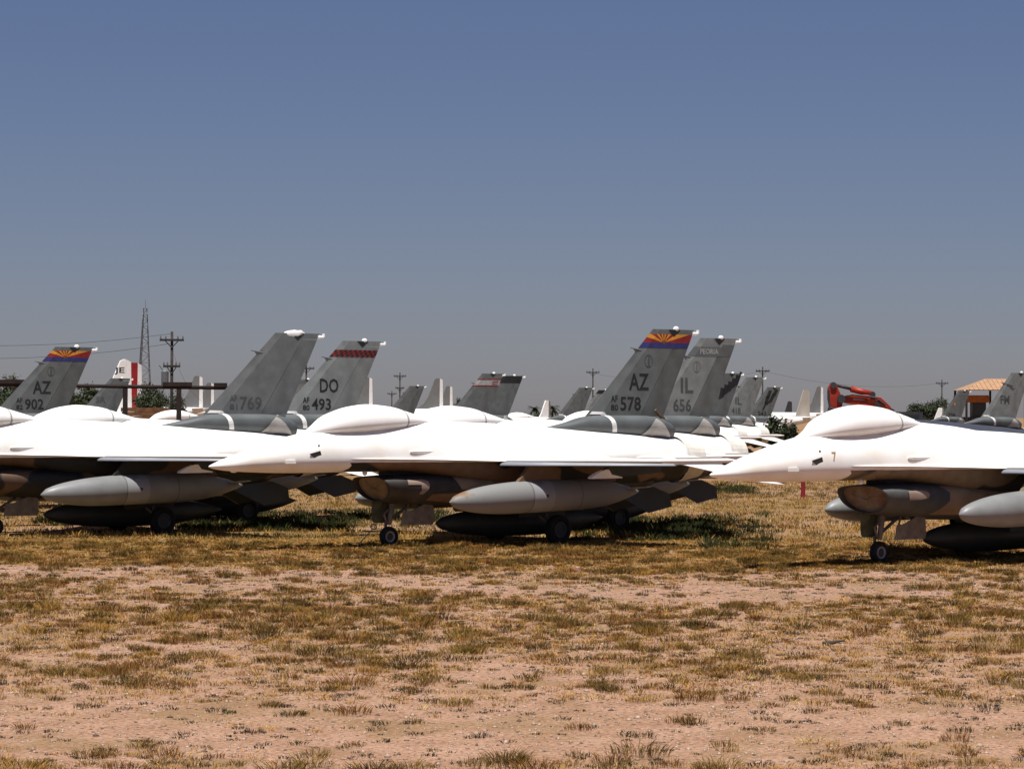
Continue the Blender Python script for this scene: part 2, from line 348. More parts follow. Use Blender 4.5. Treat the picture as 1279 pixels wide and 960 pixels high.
def build_fighter():
    root = empty('parked_fighter_jet')
    xs = [0, .03, .07, .12, .2, .3, .4]+frange(.5, 13.5, 66)
    fus = loft('fuselage', FUS, xs, M['skinA'], root, 48)
    # nozzle, closed with a cover
    bm = bmesh.new(); bm_tube(bm, (13.46-XO, 0, 1.93), (14.15-XO, 0, 1.95), .57, .47, 28, False); bm_tube(bm, (14.1-XO, 0, 1.95), (14.12-XO, 0, 1.95), .46, .46, 28)
    from_bm('nozzle_cover', bm, M['cover2'], root)
    # canopy
    can = loft('canopy', CAN, [2.5, 2.54, 2.58]+frange(2.62, 6.1, 30), M['white'], root, 36)
    v = []; f = []; n = 36
    for x in (5.08, 5.13):
        w, zt, zc, zb, a, b = hermite(CAN, x)
        for (y, z) in ring(w+.004, zt+.004, zc, zb-.004, a, b, n): v.append((x-XO, y, z))
    for i in range(n): f.append((i, i+n, (i+1) % n+n, (i+1) % n))
    from_data('canopy_seam', v, f, M['cover'], can, True)
    # intake
    v = []; f = []; n = 40; XI = [4.22, 4.33, 4.5, 4.8]+frange(5.0, 12.4, 26)
    for x in XI:
        for (y, z) in ring(*hermite(INT, x), n=n):
            rake = .26*max(0, (1.6-z)/.6)*max(0, 1-(x-4.25)/1.2)          # lower lip sits further back
            v.append((x+rake-XO, y, z))
    for k in range(len(XI)-1):
        for i in range(n): a = k*n+i; b = k*n+(i+1) % n; f.append((a, a+n, b+n, b))
    f.append(list(range((len(XI)-1)*n, len(XI)*n))[::-1])
    base = len(v)
    for x, s in ((4.27, .94), (4.42, .90)):
        for (y, z) in ring(*hermite(INT, 4.27), n=n):
            zz = 1.32+(z-1.32)*s; v.append((x+.26*max(0, (1.6-zz)/.6)-XO, y*s, zz))
    for i in range(n): f.append((i, (i+1) % n, base+(i+1) % n, base+i)); f.append((base+i, base+(i+1) % n, base+n+(i+1) % n, base+n+i))
    intake = from_data('intake', v, f, M['skinA'], root, True)
    v = []; f = []
    rr = ring(*hermite(INT, 4.27), n=n); KS = (.915, .8, .6, .35, .12, .02)
    for k, s in enumerate(KS):
        for i, (y, z) in enumerate(rr):
            zz = 1.32+(z-1.32)*s; wr = .012*math.sin(i*1.7+k)*(1 if k else 0)
            v.append((4.37-.05*(1-s)+wr+.26*max(0, (1.6-zz)/.6)-XO, y*s, zz))
    for k in range(len(KS)-1):
        for i in range(n): f.append((k*n+i, (k+1)*n+i, (k+1)*n+(i+1) % n, k*n+(i+1) % n))
    f.append(list(range((len(KS)-1)*n, len(KS)*n))[::-1])
    from_data('intake_cover', v, f, M['canvas'], intake, True)
    # diverter between intake and nose
    bm = bmesh.new(); bm_box(bm, (4.75-XO, -.28, 1.58), (6.2-XO, .28, 1.76)); from_bm('diverter', bm, M['black'], root)
    edge = [(2.72, .50, 2.02), (3.4, .60, 2.018), (4.2, .69, 2.01), (5.0, .80, 1.998), (5.7, .94, 1.985), (6.3, 1.14, 1.97), (6.85, 1.48, 1.955), (7.6, 1.55, 1.95), (10.4, 1.55, 1.95)]
    for s in (1, -1):
        v = []; f = []
        for x, y, z in edge:
            yi = surf_y(FUS, x, z+.05)*.6; w = hermite(FUS, x); d = max(0, min(1, (x-2.72)/1.5))
            v += [(x-XO, s*y, z), (x-XO, s*(yi+(y-yi)*.45), z+.03+.05*d), (x-XO, s*yi, z+.05+.16*d), (x-XO, s*yi, z-.04-.10*d), (x-XO, s*(yi+(y-yi)*.45), z-.03-.02*d)]
        for k in range(len(edge)-1):
            for i in range(5):
                q = (k*5+i, k*5+(i+1) % 5, (k+1)*5+(i+1) % 5, (k+1)*5+i); f.append(q if s < 0 else q[::-1])
        f.append([0, 1, 2, 3, 4]); f.append([(len(edge)-1)*5+i for i in range(5)][::-1])
        st = from_data('strake', v, f, M['skinA'], root)
        # wing
        LE = lambda y: 6.83+(y-1.48)*.85
        ys = [.9, 1.48, 2.4, 3.4, 4.60]
        wing = aero_panel('wing', [(s*y, 1.955+.006*(y-1), (LE(y)+.26*(1-.5*(y-.9)/3.7)) if y > 1.4 else 7.0, 10.5, .19-.032*(y-.9)) for y in ys], M['skinA'], root, True)
        lef = aero_panel('leading_edge_flap', [(s*y, 1.945+.006*(y-1)-.02, LE(y)-.02, LE(y)+.30*(1-.5*(y-.9)/3.7), .085-.012*(y-1.5)) for y in (1.52, 2.4, 3.4, 4.58)], M['lef'], wing, True)
        for q in lef.data.vertices:
            u = (q.co.x+XO-LE(abs(q.co.y))+.02)/.3; q.co.z -= .075*max(0, 1-u)**1.3
        bm = bmesh.new(); yr = s*4.66
        bm_tube(bm, (8.86-XO, yr, 1.985), (9.06-XO, yr, 1.985), .012, .052, 8); bm_tube(bm, (9.06-XO, yr, 1.985), (11.0-XO, yr, 1.985), .052, .052, 8); bm_tube(bm, (11.0-XO, yr, 1.985), (11.25-XO, yr, 1.985), .052, .02, 8)
        bm_box(bm, (9.4-XO, yr-.03, 1.90), (10.8-XO, yr+.03, 2.07))
        from_bm('wingtip_rail', bm, M['white'], wing)
        # tailplane
        sl_ = lambda y: 11.95+(y-.7)*.84
        stb = aero_panel('stabilizer', [(s*y, 1.94-.215*(y-.7), sl_(y), 14.35+.09*(y-.7), .13-.045*(y-.7)) for y in (.55, .9, 1.8, 2.85)], M['white'], root, True)
        for q in stb.data.vertices: q.co.z -= (q.co.x+XO-13.0)*.08          # hangs trailing edge down
        bm = bmesh.new(); bm_tube(bm, (14.42-XO, s*2.5, 1.44), (14.54-XO, s*2.5, 1.29), .012, .006, 6); from_bm('static_wick', bm, M['tape'], root)
        # speed brake shelf beside the nozzle
        aero_panel('tail_shelf', [(s*.45, 1.97, 11.2, 14.05, .30), (s*.98, 1.97, 11.0, 13.8, .12)], M['skinA'], root, True)
        # ventral fin
        bm = bmesh.new()
        pts = [(11.05, 1.16), (12.10, .66), (12.86, .80), (12.86, 1.10), (12.4, 1.28)]
        a = [bm.verts.new((x-XO, s*(.50+(1.25-z)*.27)-.018, z)) for x, z in pts]; b = [bm.verts.new((x-XO, s*(.50+(1.25-z)*.27)+.018, z)) for x, z in pts]
        bm.faces.new(a); bm.faces.new(b[::-1])
        for i in range(5): bm.faces.new((a[i], b[i], b[(i+1) % 5], a[(i+1) % 5]))
        from_bm('ventral_fin', bm, M['tankd'], root)
        # wing tank with pylon
        tk = tank_mesh('drop_tank', 5.17, 10.75, .365, s*1.83, 1.05, 1.15, 1.22, M['tank'], root)
        v = []; f = []; n = 28
        def band_(x0, x1, m, nm, off=.003):
            # ring hugging the tank's own surface
            L0 = 10.75-5.17; v = []; f = []
            for x in (x0, x1):
                q = min(1, (x-5.17)/2.1); q2 = min(1, (10.75-x)/2.0)
                rr = .365*max(.004, math.sqrt(max(0, 1-(1-q)**2.1)))**1.08*max(.03, 1-(1-q2)**2.2*.93)+off
                zc = 1.05+.10*min(1, (x-5.17)/2.4) if x < 7.57 else 1.15+.07*(x-7.57)/(L0-2.4)
                for i in range(n): t = 2*math.pi*i/n; v.append((x-XO, s*1.83+rr*math.cos(t), zc+rr*math.sin(t)))
            for i in range(n): f.append((i, i+n, (i+1) % n+n, (i+1) % n))
            from_data(nm, v, f, m, tk, True)
        band_(7.32, 7.345, M['seam'], 'tank_seam'); band_(8.75, 8.775, M['seam'], 'tank_seam'); band_(7.35, 7.95, M['tank2'], 'tank_sleeve', .0015)
        bm = bmesh.new(); bm_tube(bm, (7.72-XO, s*1.83-.37, 1.17), (7.72-XO, s*1.83-.36, 1.17), .035, .035, 10); bm_tube(bm, (7.72-XO, s*1.83-.376, 1.17), (7.72-XO, s*1.83-.37, 1.17), .02, .02, 8); from_bm('filler_cap', bm, M['bare'], tk)
        aero_panel('tank_tail_fin', [(s*1.9, 1.28, 10.1, 10.7, .04), (s*2.3, 1.34, 10.45, 10.75, .02)], M['tank'], tk)
        plate('tank_pylon', [(7.1, 1.47), (7.5, 1.92), (10.2, 1.92), (10.0, 1.47)], .12, M['skinA'], root, pos=s*1.83)
        plate('outer_pylon', [(8.38, 1.62), (8.75, 1.80), (9.0, 1.92), (10.4, 1.92), (10.4, 1.70), (9.4, 1.62)], .10, M['tankd'], root, pos=s*3.0)
        plate('pylon_nose_cap', [(8.28, 1.585), (8.36, 1.64), (8.55, 1.725), (8.72, 1.775), (8.80, 1.77), (8.88, 1.66), (9.2, 1.60), (9.2, 1.575), (8.32, 1.565)], .15, M['white'], root, pos=s*3.0)
        # main gear
        wheel_mesh('main_wheel', 8.85, s*1.18, .345, .22, root)
        bm = bmesh.new(); bm_tube(bm, (8.85-XO, s*1.06, .345), (8.75-XO, s*.45, 1.05), .05, .07); bm_tube(bm, (8.85-XO, s*1.2, .345), (8.85-XO, s*1.0, .345), .05); bm_tube(bm, (8.85-XO, s*1.0, .42), (8.2-XO, s*.5, 1.0), .035)
        from_bm('main_gear_leg', bm, M['gear'], root)
        plate('main_gear_door', [(7.9, .95), (8.0, .62), (9.3, .60), (9.5, .95)], .03, M['tankd'], root, pos=s*.80)
    # fin, rudder
    v = []; f = []
    def fin_solid(name, u0, u1, z0, z1, m, parent):
        us = [u for u in (0, .16, .674, .68, 1) if u0 <= u <= u1]; v = []; f = []
        zz = [z0, z1]
        for z in zz:
            for u in us: x = fin_le(z)+u*(fin_te(z)-fin_le(z)); v.append((x-XO, -fin_y(x, z), z))
            for u in us[::-1]: x = fin_le(z)+u*(fin_te(z)-fin_le(z)); v.append((x-XO, fin_y(x, z), z))
        n = 2*len(us)
        for i in range(n): f.append((i, (i+1) % n, n+(i+1) % n, n+i))
        f.append(list(range(n))[::-1]); f.append(list(range(n, 2*n)))
        return from_data(name, v, f, m, parent)
    fin = fin_solid('vertical_fin', 0, .674, FZ0, FZ1, M['fin'], root)
    fin_solid('rudder', .68, 1, 2.98, FZ1-.16, M['rudder'], fin)
    fin_solid('fin_tip', .674, 1, FZ1-.15, FZ1, M['fin'], fin)
    fin_solid('fin_root', .674, 1, FZ0, 2.97, M['fairing'], fin)
    fin_print('tip_marking', [[(fin_le(5.1)+.50, 5.115), (fin_le(5.1)+.90, 5.115), (fin_le(5.0)+.78, 4.94)]], M['black'], fin, .007)
    bm = bmesh.new(); bm_tube(bm, (fin_te(5.05)-.02-XO, 0, 5.03), (fin_te(5.05)+.16-XO, 0, 5.03), .045, .035, 8); bm_tube(bm, (fin_te(5.05)+.16-XO, 0, 5.03), (fin_te(5.05)+.17-XO, 0, 5.12), .04, .04, 8); from_bm('tail_light', bm, M['lens'], fin)
    bm = bmesh.new(); bmesh.ops.create_icosphere(bm, subdivisions=2, radius=.075, matrix=Matrix.Translation((fin_le(5.12)+.76-XO, 0, 5.13))@Matrix.Diagonal((1.3, .6, 1, 1))); from_bm('beacon', bm, M['lens'], fin, True)
    z = 4.62; x = fin_le(z)
    bm = bmesh.new(); bm_tube(bm, (x+.12-XO, 0, z-.03), (x-.22-XO, 0, z+.03), .03, .012, 8); bm_tube(bm, (x-.10-XO, 0, z), (x+.05-XO, 0, z-.16), .02, .02, 6); from_bm('fin_probe', bm, M['fin_dark'], fin)
    # fairing at the foot of the fin
    fa = loft('fin_fairing', FAIR, frange(9.45, 13.35, 26), M['fairing'], root, 32)
    def fair_strip(name, x0, x1, t0, t1, m, off=.006, shear=0.):
        v = []; f = []; K = 12
        for j in range(2):
            for k in range(K):
                t = t0+(t1-t0)*k/(K-1); x = (x0, x1)[j]+shear*k/(K-1); w, zt, zc, zb, a, b = hermite(FAIR, x); e = a if math.sin(t) >= 0 else b
                c, s_ = math.cos(t), math.sin(t); w += off; 
                y = w*math.copysign(abs(c)**(2/e), c); zz = zc+((zt+off-zc) if s_ >= 0 else (zc-zb+off))*math.copysign(abs(s_)**(2/e), s_)
                v.append((x-XO, y, zz))
        for k in range(K-1): f.append((k, k+1, K+k+1, K+k))
        return from_data(name, v, f, m, fa, True)
    fair_strip('tape_strip', 11.12, 11.26, R(110), R(215), M['tape'], shear=.16)
    fin_print('tape_strip', [[(10.76, 3.03), (10.84, 3.10), (11.18, 3.09), (11.27, 3.0), (11.12, 2.99), (11.06, 3.03)]], M['tape'], fa, .008)
    # triangular canvas over the fairing's rear
    v = []; f = []; K = 10
    for k in range(K):
        t = R(140)+(R(228)-R(140))*k/(K-1)
        for j, x in enumerate((12.66-.46*(k/(K-1)), 12.69+.52*(k/(K-1))**.9)):
            w, zt, zc, zb, a, b = hermite(FAIR, x); e = a if math.sin(t) >= 0 else b; c, s_ = math.cos(t), math.sin(t); w += .03
            v.append((x-XO, w*math.copysign(abs(c)**(2/e), c), zc+((zt+.03-zc) if s_ >= 0 else (zc-zb))*math.copysign(abs(s_)**(2/e), s_)))
    for k in range(K-1): f.append((2*k, 2*k+1, 2*k+3, 2*k+2))
    from_data('canvas_cover', v, f, M['cover'], fa, True)
    # centreline tank
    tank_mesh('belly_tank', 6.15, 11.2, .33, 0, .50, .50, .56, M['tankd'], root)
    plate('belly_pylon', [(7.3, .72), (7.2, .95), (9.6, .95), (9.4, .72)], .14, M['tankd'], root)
    # nose gear
    wheel_mesh('nose_wheel', 4.84, 0, .232, .16, root)
    bm = bmesh.new(); bm_tube(bm, (4.84-XO, .0, .24), (4.84-XO, .16, .24), .03); bm_tube(bm, (4.84-XO, .13, .24), (4.84-XO, .12, .55), .035); bm_tube(bm, (4.84-XO, .13, .53), (4.86-XO, 0, .56), .045); bm_tube(bm, (4.85-XO, 0, .50), (4.95-XO, 0, 1.08), .055, .07); bm_tube(bm, (4.88-XO, 0, .62), (5.55-XO, 0, 1.02), .035)
    bm_tube(bm, (4.78-XO, 0, .56), (4.70-XO, 0, .74), .022); bm_tube(bm, (4.70-XO, 0, .74), (4.84-XO, 0, .86), .022)
    from_bm('nose_gear_leg', bm, M['gear'], root)
    plate('nose_gear_door', [(4.92, .50), (5.82, .50), (5.86, .60), (5.83, .92), (5.72, 1.0), (5.60, .98), (5.2, .82), (4.98, .80)], .025, M['gear'], root, pos=-.36)
    plate('nose_gear_plate', [(4.52, .60), (4.58, .54), (4.98, .54), (5.0, 1.0), (4.50, 1.06)], .03, M['gearg'], root, pos=.20)
    bm = bmesh.new(); bm_tube(bm, (5.05-XO, -.33, .75), (5.22-XO, -.25, 1.0), .02); bm_tube(bm, (5.22-XO, -.25, 1.0), (5.5-XO, -.3, .9), .02); from_bm('door_brace', bm, M['gear'], root)
    # small fittings of the nose, port side
    y = -(surf_y(FUS, 2.45, 2.12))
    v = [(2.28-XO, y-.012, 2.13), (2.56-XO, y-.03, 2.20), (2.62-XO, y-.01, 2.06), (2.42-XO, y-.005, 2.04), (2.45-XO, y+.08, 2.12)]
    from_data('air_scoop', v, [(0, 1, 2, 3), (0, 4, 1), (1, 4, 2), (2, 4, 3), (3, 4, 0)], M['greymark'], root)
    bm = bmesh.new(); yy = -surf_y(FUS, 1.75, 1.95); vv = bm_box(bm, (1.70-XO, yy-.07, 1.92), (1.93-XO, yy+.03, 1.99))
    for q in vv:
        if q.co.x < 1.75-XO: q.co.y = yy+.02 if q.co.y > yy else yy-.02
    from_bm('angle_probe', bm, M['white'], root)
    bm = bmesh.new(); bm_box(bm, (2.55-XO, -surf_y(FUS, 2.57, 2.3)-.006, 2.29), (2.59-XO, -surf_y(FUS, 2.57, 2.3)+.01, 2.33)); from_bm('sensor_stub', bm, M['bare'], root)
    bm = bmesh.new(); yy = -surf_y(FUS, 5.3, 2.2)
    bmesh.ops.create_icosphere(bm, subdivisions=3, radius=1, matrix=Matrix.Translation((5.45-XO, yy+.015, 2.17))@Matrix.Diagonal((.55, .05, .045, 1))); from_bm('gun_blister', bm, M['white'], root, True)
    bm = bmesh.new(); bmesh.ops.create_icosphere(bm, subdivisions=2, radius=1, matrix=Matrix.Translation((.62-XO, -.04, 1.752))@Matrix.Diagonal((.09, .05, .03, 1))); from_bm('nose_blister', bm, M['lens'], root, True)
    bm = bmesh.new(); bmesh.ops.create_icosphere(bm, subdivisions=2, radius=.06, matrix=Matrix.Translation((3.95-XO, -.3, 1.69))); from_bm('belly_blister', bm, M['lens'], root, True)
    bm = bmesh.new(); bm_box(bm, (7.3-XO, -surf_y(FUS, 7.4, 2.62)-.006, 2.60), (7.62-XO, -surf_y(FUS, 7.4, 2.62)+.02, 2.625)); from_bm('vent_slot', bm, M['cover'], root)
    return root

proto = build_fighter()
proto_parts = [(o, [c for c in o.children]) for o in proto.children]
used = [False]
GROUP = 'stored fighter jets in the rows'
def tail_at(px, py, d=None, zt=5.1):
    """ground position of the fin tip seen at picture point (px,py)"""
    u = px-640; v = (py-518.4)-.0038*u
    if d is None: d = F*(zt-HC)/(-v)
    return (u/F*d, d)
def place(nose=None, tail=None, th=38., label='', full=True, skip=()):
    th = R(th); c, s = math.cos(th), math.sin(th)
    if nose is None: nose = (tail[0]-14.15*c, tail[1]-14.15*s)
    loc = (nose[0]+XO*c, nose[1]+XO*s, 0)
    if not used[0]: r = proto; used[0] = True
    else:
        r = proto.copy(); COL.objects.link(r)
        for o, ch in proto_parts:
            if o.name.split('.')[0] in skip: continue
            q = o.copy(); COL.objects.link(q); q.parent = r
            for g in ch: h = g.copy(); COL.objects.link(h); h.parent = q
    r.location = loc; r.rotation_euler = (0, 0, th); tag(r, label, 'fighter jet', GROUP)
    return r
def kid(r, name):
    return [o for o in r.children if o.name.split('.')[0] == name]
def setmat(o, m):
    o.data = o.data.copy(); o.data.materials.clear(); o.data.materials.append(m)
def skin(r, m):
    for n in ('fuselage', 'intake', 'strake', 'wing', 'tank_pylon', 'tail_shelf'):
        for o in kid(r, n):
            o.material_slots[0].link = 'OBJECT'; o.material_slots[0].material = m
def objmat(o, m): o.material_slots[0].link = 'OBJECT'; o.material_slots[0].material = m
def fin_paint(r, m, mr=None):
    f = kid(r, 'vertical_fin')[0]; objmat(f, m)
    for c in f.children:
        n = c.name.split('.')[0]
        if n == 'fin_tip': objmat(c, m)
        if n == 'rudder': objmat(c, mr or m)
    return f
def band(f, z0, z1, m, name='tail_band', off=.004):
    return fin_print(name, [[(fin_le(z0), z0), (fin_te(z0), z0), (fin_te(z1), z1), (fin_le(z1), z1)]], m, f, off)
def sunburst(f):
    z0, z1, zm = 4.66, 5.0, 4.79; clipb = lambda P: clip(clip(P, lambda p: p[1]-zm), lambda p: z1-p[1])
    cx, cz = fin_le(zm)+.66, zm+.0
    band(f, z0, zm, M['blue'], 'flag_field')
    reds = []; yel = []; n = 13
    for i in range(n):
        a0, a1 = math.pi*i/n, math.pi*(i+1)/n
        P = clipb([(cx, cz), (cx+4*math.cos(a0), cz+4*math.sin(a0)), (cx+4*math.cos(a1), cz+4*math.sin(a1))])
        if len(P) > 2: (reds if i % 2 == 0 else yel).append(P)
    fin_print('red_rays', reds, M['red'], f); fin_print('yellow_rays', yel, M['yellow'], f)
    star = []
    for k in range(5):
        a = math.pi/2+2*math.pi*k/5
        star.append([(cx, cz+.01)]+[(cx+r_*math.cos(a+b_), cz+.01+r_*math.sin(a+b_)) for r_, b_ in ((.035, -math.pi/5), (.085, 0), (.035, math.pi/5))])
    fin_print('star', star, M['copper'], f, .008)
def guard_emblem(f, m):
    cx, cz = 12.62, 4.33; P = []
    for i in range(20):
        a0, a1 = 2*math.pi*i/20, 2*math.pi*(i+1)/20
        P.append([(cx+.13*math.cos(a0), cz+.16*math.sin(a0)), (cx+.13*math.cos(a1), cz+.16*math.sin(a1)), (cx+.11*math.cos(a1), cz+.14*math.sin(a1)), (cx+.11*math.cos(a0), cz+.14*math.sin(a0))])
    P += [[(cx-.03, cz-.12), (cx+.035, cz-.12), (cx+.03, cz+.06), (cx-.02, cz+.06)], [(cx-.018, cz+.065), (cx+.022, cz+.065), (cx+.022, cz+.11), (cx-.018, cz+.11)], [(cx-.06, cz-.14), (cx+.07, cz-.14), (cx+.06, cz-.115), (cx-.05, cz-.115)]]
    fin_print('emblem', P, m, f)
def codes(f, code, yr, num, m, mn=None, dx=0.):
    mn = mn or m
    if code: fin_text('tail_code', code, 11.98+dx, (12.62 if code != 'IL' else 12.44)+dx, 3.62, 4.03, m, f)
    if yr: fin_text('serial_year', 'AF', 11.40+dx, 11.62+dx, 3.33, 3.49, mn, f); fin_text('serial_year', yr, 11.40+dx, 11.63+dx, 3.12, 3.27, mn, f)
    if num: fin_text('serial_number', num, 11.70+dx, 12.36+dx, 3.12, 3.46, mn, f)

# front row
P2 = place((-6.586, 63.71), None, 38.39, 'white coated camouflage fighter jet whose tail reads AZ 578, in the middle')
f = fin_paint(P2, M['fin'], M['rudder']); codes(f, 'AZ', '80', '578', M['black']); sunburst(f); guard_emblem(f, M['greymark'])
P1 = place((3.829, 56.62), None, 40.7, 'white coated fighter jet at right edge with dark spine and rusty number 7')
skin(P1, M['skinB'])
P3 = place((-16.577, 68.79), None, 35.5, 'white coated fighter jet on the left whose plain grey tail reads 769')
skin(P3, M['skinC']); f = fin_paint(P3, M['fin_dark'], M['fin_dark']); codes(f, None, '81', '769', M['greymark'])
# nested behind them
J = place(None, tail_at(477, 424, 85.0), 37, 'fighter jet behind the 769 one, tail reads DO 493 under red check band')
f = fin_paint(J, M['fin_light'], M['fin_light']); codes(f, 'DO', '80', '493', M['black'])
band(f, 4.66, 4.86, M['red'])
ck = []
for i in range(18):
    for j in range(3):
        if (i+j) % 2: continue
        z0, z1 = 4.66+.0667*j, 4.66+.0667*(j+1); u0, u1 = i/18, (i+1)/18; X = lambda u, z: fin_le(z)+u*(fin_te(z)-fin_le(z))
        ck.append([(X(u0, z0), z0), (X(u1, z0), z0), (X(u1, z1), z1), (X(u0, z1), z1)])
fin_print('check_pattern', ck, M['black'], f, .007)
J = place(None, tail_at(117, 438, 94.0), 36, 'fighter jet at far left whose tail reads AZ 902 under a sunburst flag')
f = fin_paint(J, M['fin'], M['rudder']); codes(f, 'AZ', '82', '902', M['black']); sunburst(f); guard_emblem(f, M['greymark'])
J = place(None, tail_at(921, 421, 80.5), 38.5, 'fighter jet close behind the AZ 578 one, tail reads IL 656 under PEORIA band')
f = fin_paint(J, M['fin_light'], M['fin']); codes(f, 'IL', None, '656', M['greymark'], dx=.05); band(f, 4.62, 4.88, M['fairing']); fin_text('band_lettering', 'PEORIA', 12.75, 13.42, 4.68, 4.83, M['palemark'], f, .009)
guard_emblem(f, M['fin_dark'])
# farther rows
def fin_poly(f, name, pts, m, off=.006): fin_print(name, pts, m, f, off)
def wing_shape(f):      # ragged black bird's wing painted over the fin top
    P = []
    for i in range(7):
        a = i/7; x0 = 12.55+.26*i; z0 = 4.0+.16*i
        P.append([(x0, z0-.18), (x0+.34, z0-.06+.05*(i % 2)), (x0+.44, z0+.36), (x0+.16, z0+.42)])
    fin_print('bird_wing', P, M['black'], f, .006)
J = place(None, tail_at(927, 466, 146), 38, 'distant fighter jet with a black feathered wing painted on tail tip')
f = fin_paint(J, M['fin'], M['fin']); wing_shape(f)
J = place(None, tail_at(955, 469, 160), 38, 'distant fighter jet with plain pale tail reading IL 418')
f = fin_paint(J, M['fin_light'], M['fin_light']); codes(f, 'IL', None, '418', M['greymark'])
J = place(None, tail_at(976, 487, 215), 38, 'distant fighter jet with a flying black bird on tail above number 543')
f = fin_paint(J, M['fin'], M['fin']); fin_text('serial_number', '543', 11.8, 12.6, 3.0, 3.36, M['black'], f)
fin_print('bird', [[(12.2, 3.45), (12.35, 3.42), (12.75, 4.0), (12.6, 4.1)], [(12.45, 3.9), (12.8, 3.8), (12.95, 4.5), (12.6, 4.4)], [(12.6, 4.35), (12.95, 4.3), (13.2, 4.85), (12.95, 4.9)], [(12.75, 3.9), (13.2, 4.05), (13.6, 4.6), (13.3, 4.7)], [(13.2, 4.45), (13.6, 4.5), (13.85, 4.95), (13.55, 5.0)]], M['black'], f, .006)
J = place(None, tail_at(164, 471, 176), 36, 'distant fighter jet on left with faint SA on its grey tail')
f = fin_paint(J, M['fin'], M['rudder']); codes(f, 'SA', None, None, M['greymark'], dx=-.2); band(f, 4.7, 4.76, M['greymark'])
J = place(None, tail_at(396, 474, 178), 36, 'distant fighter jet between tails 769 and 493 with orange emblem')
f = fin_paint(J, M['fin_light'], M['fin']); band(f, 4.85, 5.08, M['fin_dark']); fin_print('emblem', [[(12.2+.16*math.cos(a), 4.1+.2*math.sin(a)) for a in frange(0, 6.0, 12)]], M['orange'], f)
J = place(None, tail_at(531, 482, 216), 37, 'distant fighter jet with plain grey tail right of tail 493')
fin_paint(J, M['fin'], M['rudder'])
J = place(None, tail_at(629, 467, 150), 38, 'distant fighter jet with white and red band across its tail top')
f = fin_paint(J, M['fin'], M['fin']); band(f, 4.46, 4.84, M['red']); band(f, 4.52, 4.78, M['palemark'], 'white_band', .008)
fin_print('band_mark', [[(13.35, 4.55), (13.75, 4.57), (13.78, 4.61), (13.4, 4.60)], [(13.4, 4.66), (13.8, 4.68), (13.82, 4.73), (13.42, 4.72)]], M['red'], f, .012)
J = place(None, tail_at(654, 467, 158), 38, 'distant fighter jet with black topped tail beside the red banded one')
f = fin_paint(J, M['fin'], M['fin']); band(f, 4.72, 5.1, M['black'])
J = place(None, tail_at(741, 484, 224), 38, 'distant fighter jet with plain grey tail left of tail 578')
fin_paint(J, M['fin'], M['fin'])
J = place(None, tail_at(764, 487, 243), 38, 'distant fighter jet with black tail tip half hidden by tail 578')
f = fin_paint(J, M['fin_light'], M['fin']); band(f, 4.8, 5.1, M['black'])
J = place(None, tail_at(1287, 466, 141), 39, 'fighter jet beyond the right one with FM on its worn grey tail')
skin(J, M['navy']); f = fin_paint(J, M['fin_light'], M['fin_light']); codes(f, 'FM', None, None, M['greymark'])
fin_print('dark_scuff', [[(12.45, 4.6), (12.9, 4.5), (12.8, 4.4), (12.4, 4.5)], [(12.6, 4.42), (13.0, 4.38), (12.9, 4.28)]], M['greymark'], f)
J = place(None, tail_at(1212, 487, 239), 39, 'distant fighter jet with small orange emblem on tail left of FM tail')
skin(J, M['navy']); f = fin_paint(J, M['fin'], M['fin']); band(f, 4.75, 5.0, M['fin_dark']); fin_print('emblem', [[(12.3+.13*math.cos(a), 4.05+.15*math.sin(a)) for a in frange(0, 6.0, 12)]], M['orange'], f); fin_text('serial_number', '708', 11.5, 12.35, 2.95, 3.3, M['black'], f)

M['dgrey'] = mat('dark grey camouflage paint', (.10, .105, .10), .6, .15, 3)
M['cowl'] = mat('dark brown grey cowl paint', (.055, .048, .040), .65, .3, 2.5)
M['beige'] = mat('beige camouflage paint', (.36, .26, .165), .7, .2, 2.5)
M['tanp'] = mat('tan camouflage paint', (.27, .165, .095), .7, .25, 2.5)
# individual touches on the three near jets
it = kid(P2, 'intake')[0]; objmat(it, M['cowl']); c = [(4.86, 1.535), (5.25, 1.54), (5.42, 1.50), (5.46, 1.40), (5.38, 1.27), (5.26, 1.20), (5.18, 1.22), (5.24, 1.33), (5.18, 1.42), (4.9, 1.42)]
def tri_fan_patch(name, quads, tab, m, par, off=.006):
    v = []; f = []
    for q in quads:
        b = len(v); K = 6
        for i in range(K+1):
            for j in range(K+1):
                s, t = i/K, j/K; x = (q[0][0]*(1-s)+q[1][0]*s)*(1-t)+(q[3][0]*(1-s)+q[2][0]*s)*t; z = (q[0][1]*(1-s)+q[1][1]*s)*(1-t)+(q[3][1]*(1-s)+q[2][1]*s)*t
                v.append((x-XO, -(surf_y(tab, x, z)+off), z))
        for i in range(K):
            for j in range(K): f.append((b+i*(K+1)+j, b+(i+1)*(K+1)+j, b+(i+1)*(K+1)+j+1, b+i*(K+1)+j+1))
    return from_data(name, v, f, m, par, True)
M['hook'] = mat('pale camouflage patch', (.42, .31, .24), .7, .1, 3)
tri_fan_patch('pale_patch', [[(4.86, 1.42), (5.22, 1.42), (5.28, 1.54), (4.86, 1.535)], [(5.22, 1.42), (5.46, 1.40), (5.42, 1.50), (5.28, 1.54)], [(5.24, 1.30), (5.42, 1.30), (5.46, 1.40), (5.22, 1.42)], [(5.18, 1.21), (5.30, 1.20), (5.42, 1.30), (5.24, 1.30)]], INT, M['hook'], it)
body_patch('tan_patch', [(5.45, 1.06), (5.55, 1.20), (6.2, 1.22), (7.6, 1.19), (7.6, 1.0), (6.4, .98)], INT, M['tanp'], it)
body_patch('beige_patch', [(6.15, 1.58), (6.35, 1.30), (7.7, 1.30), (7.9, 1.58)], INT, M['beige'], it)
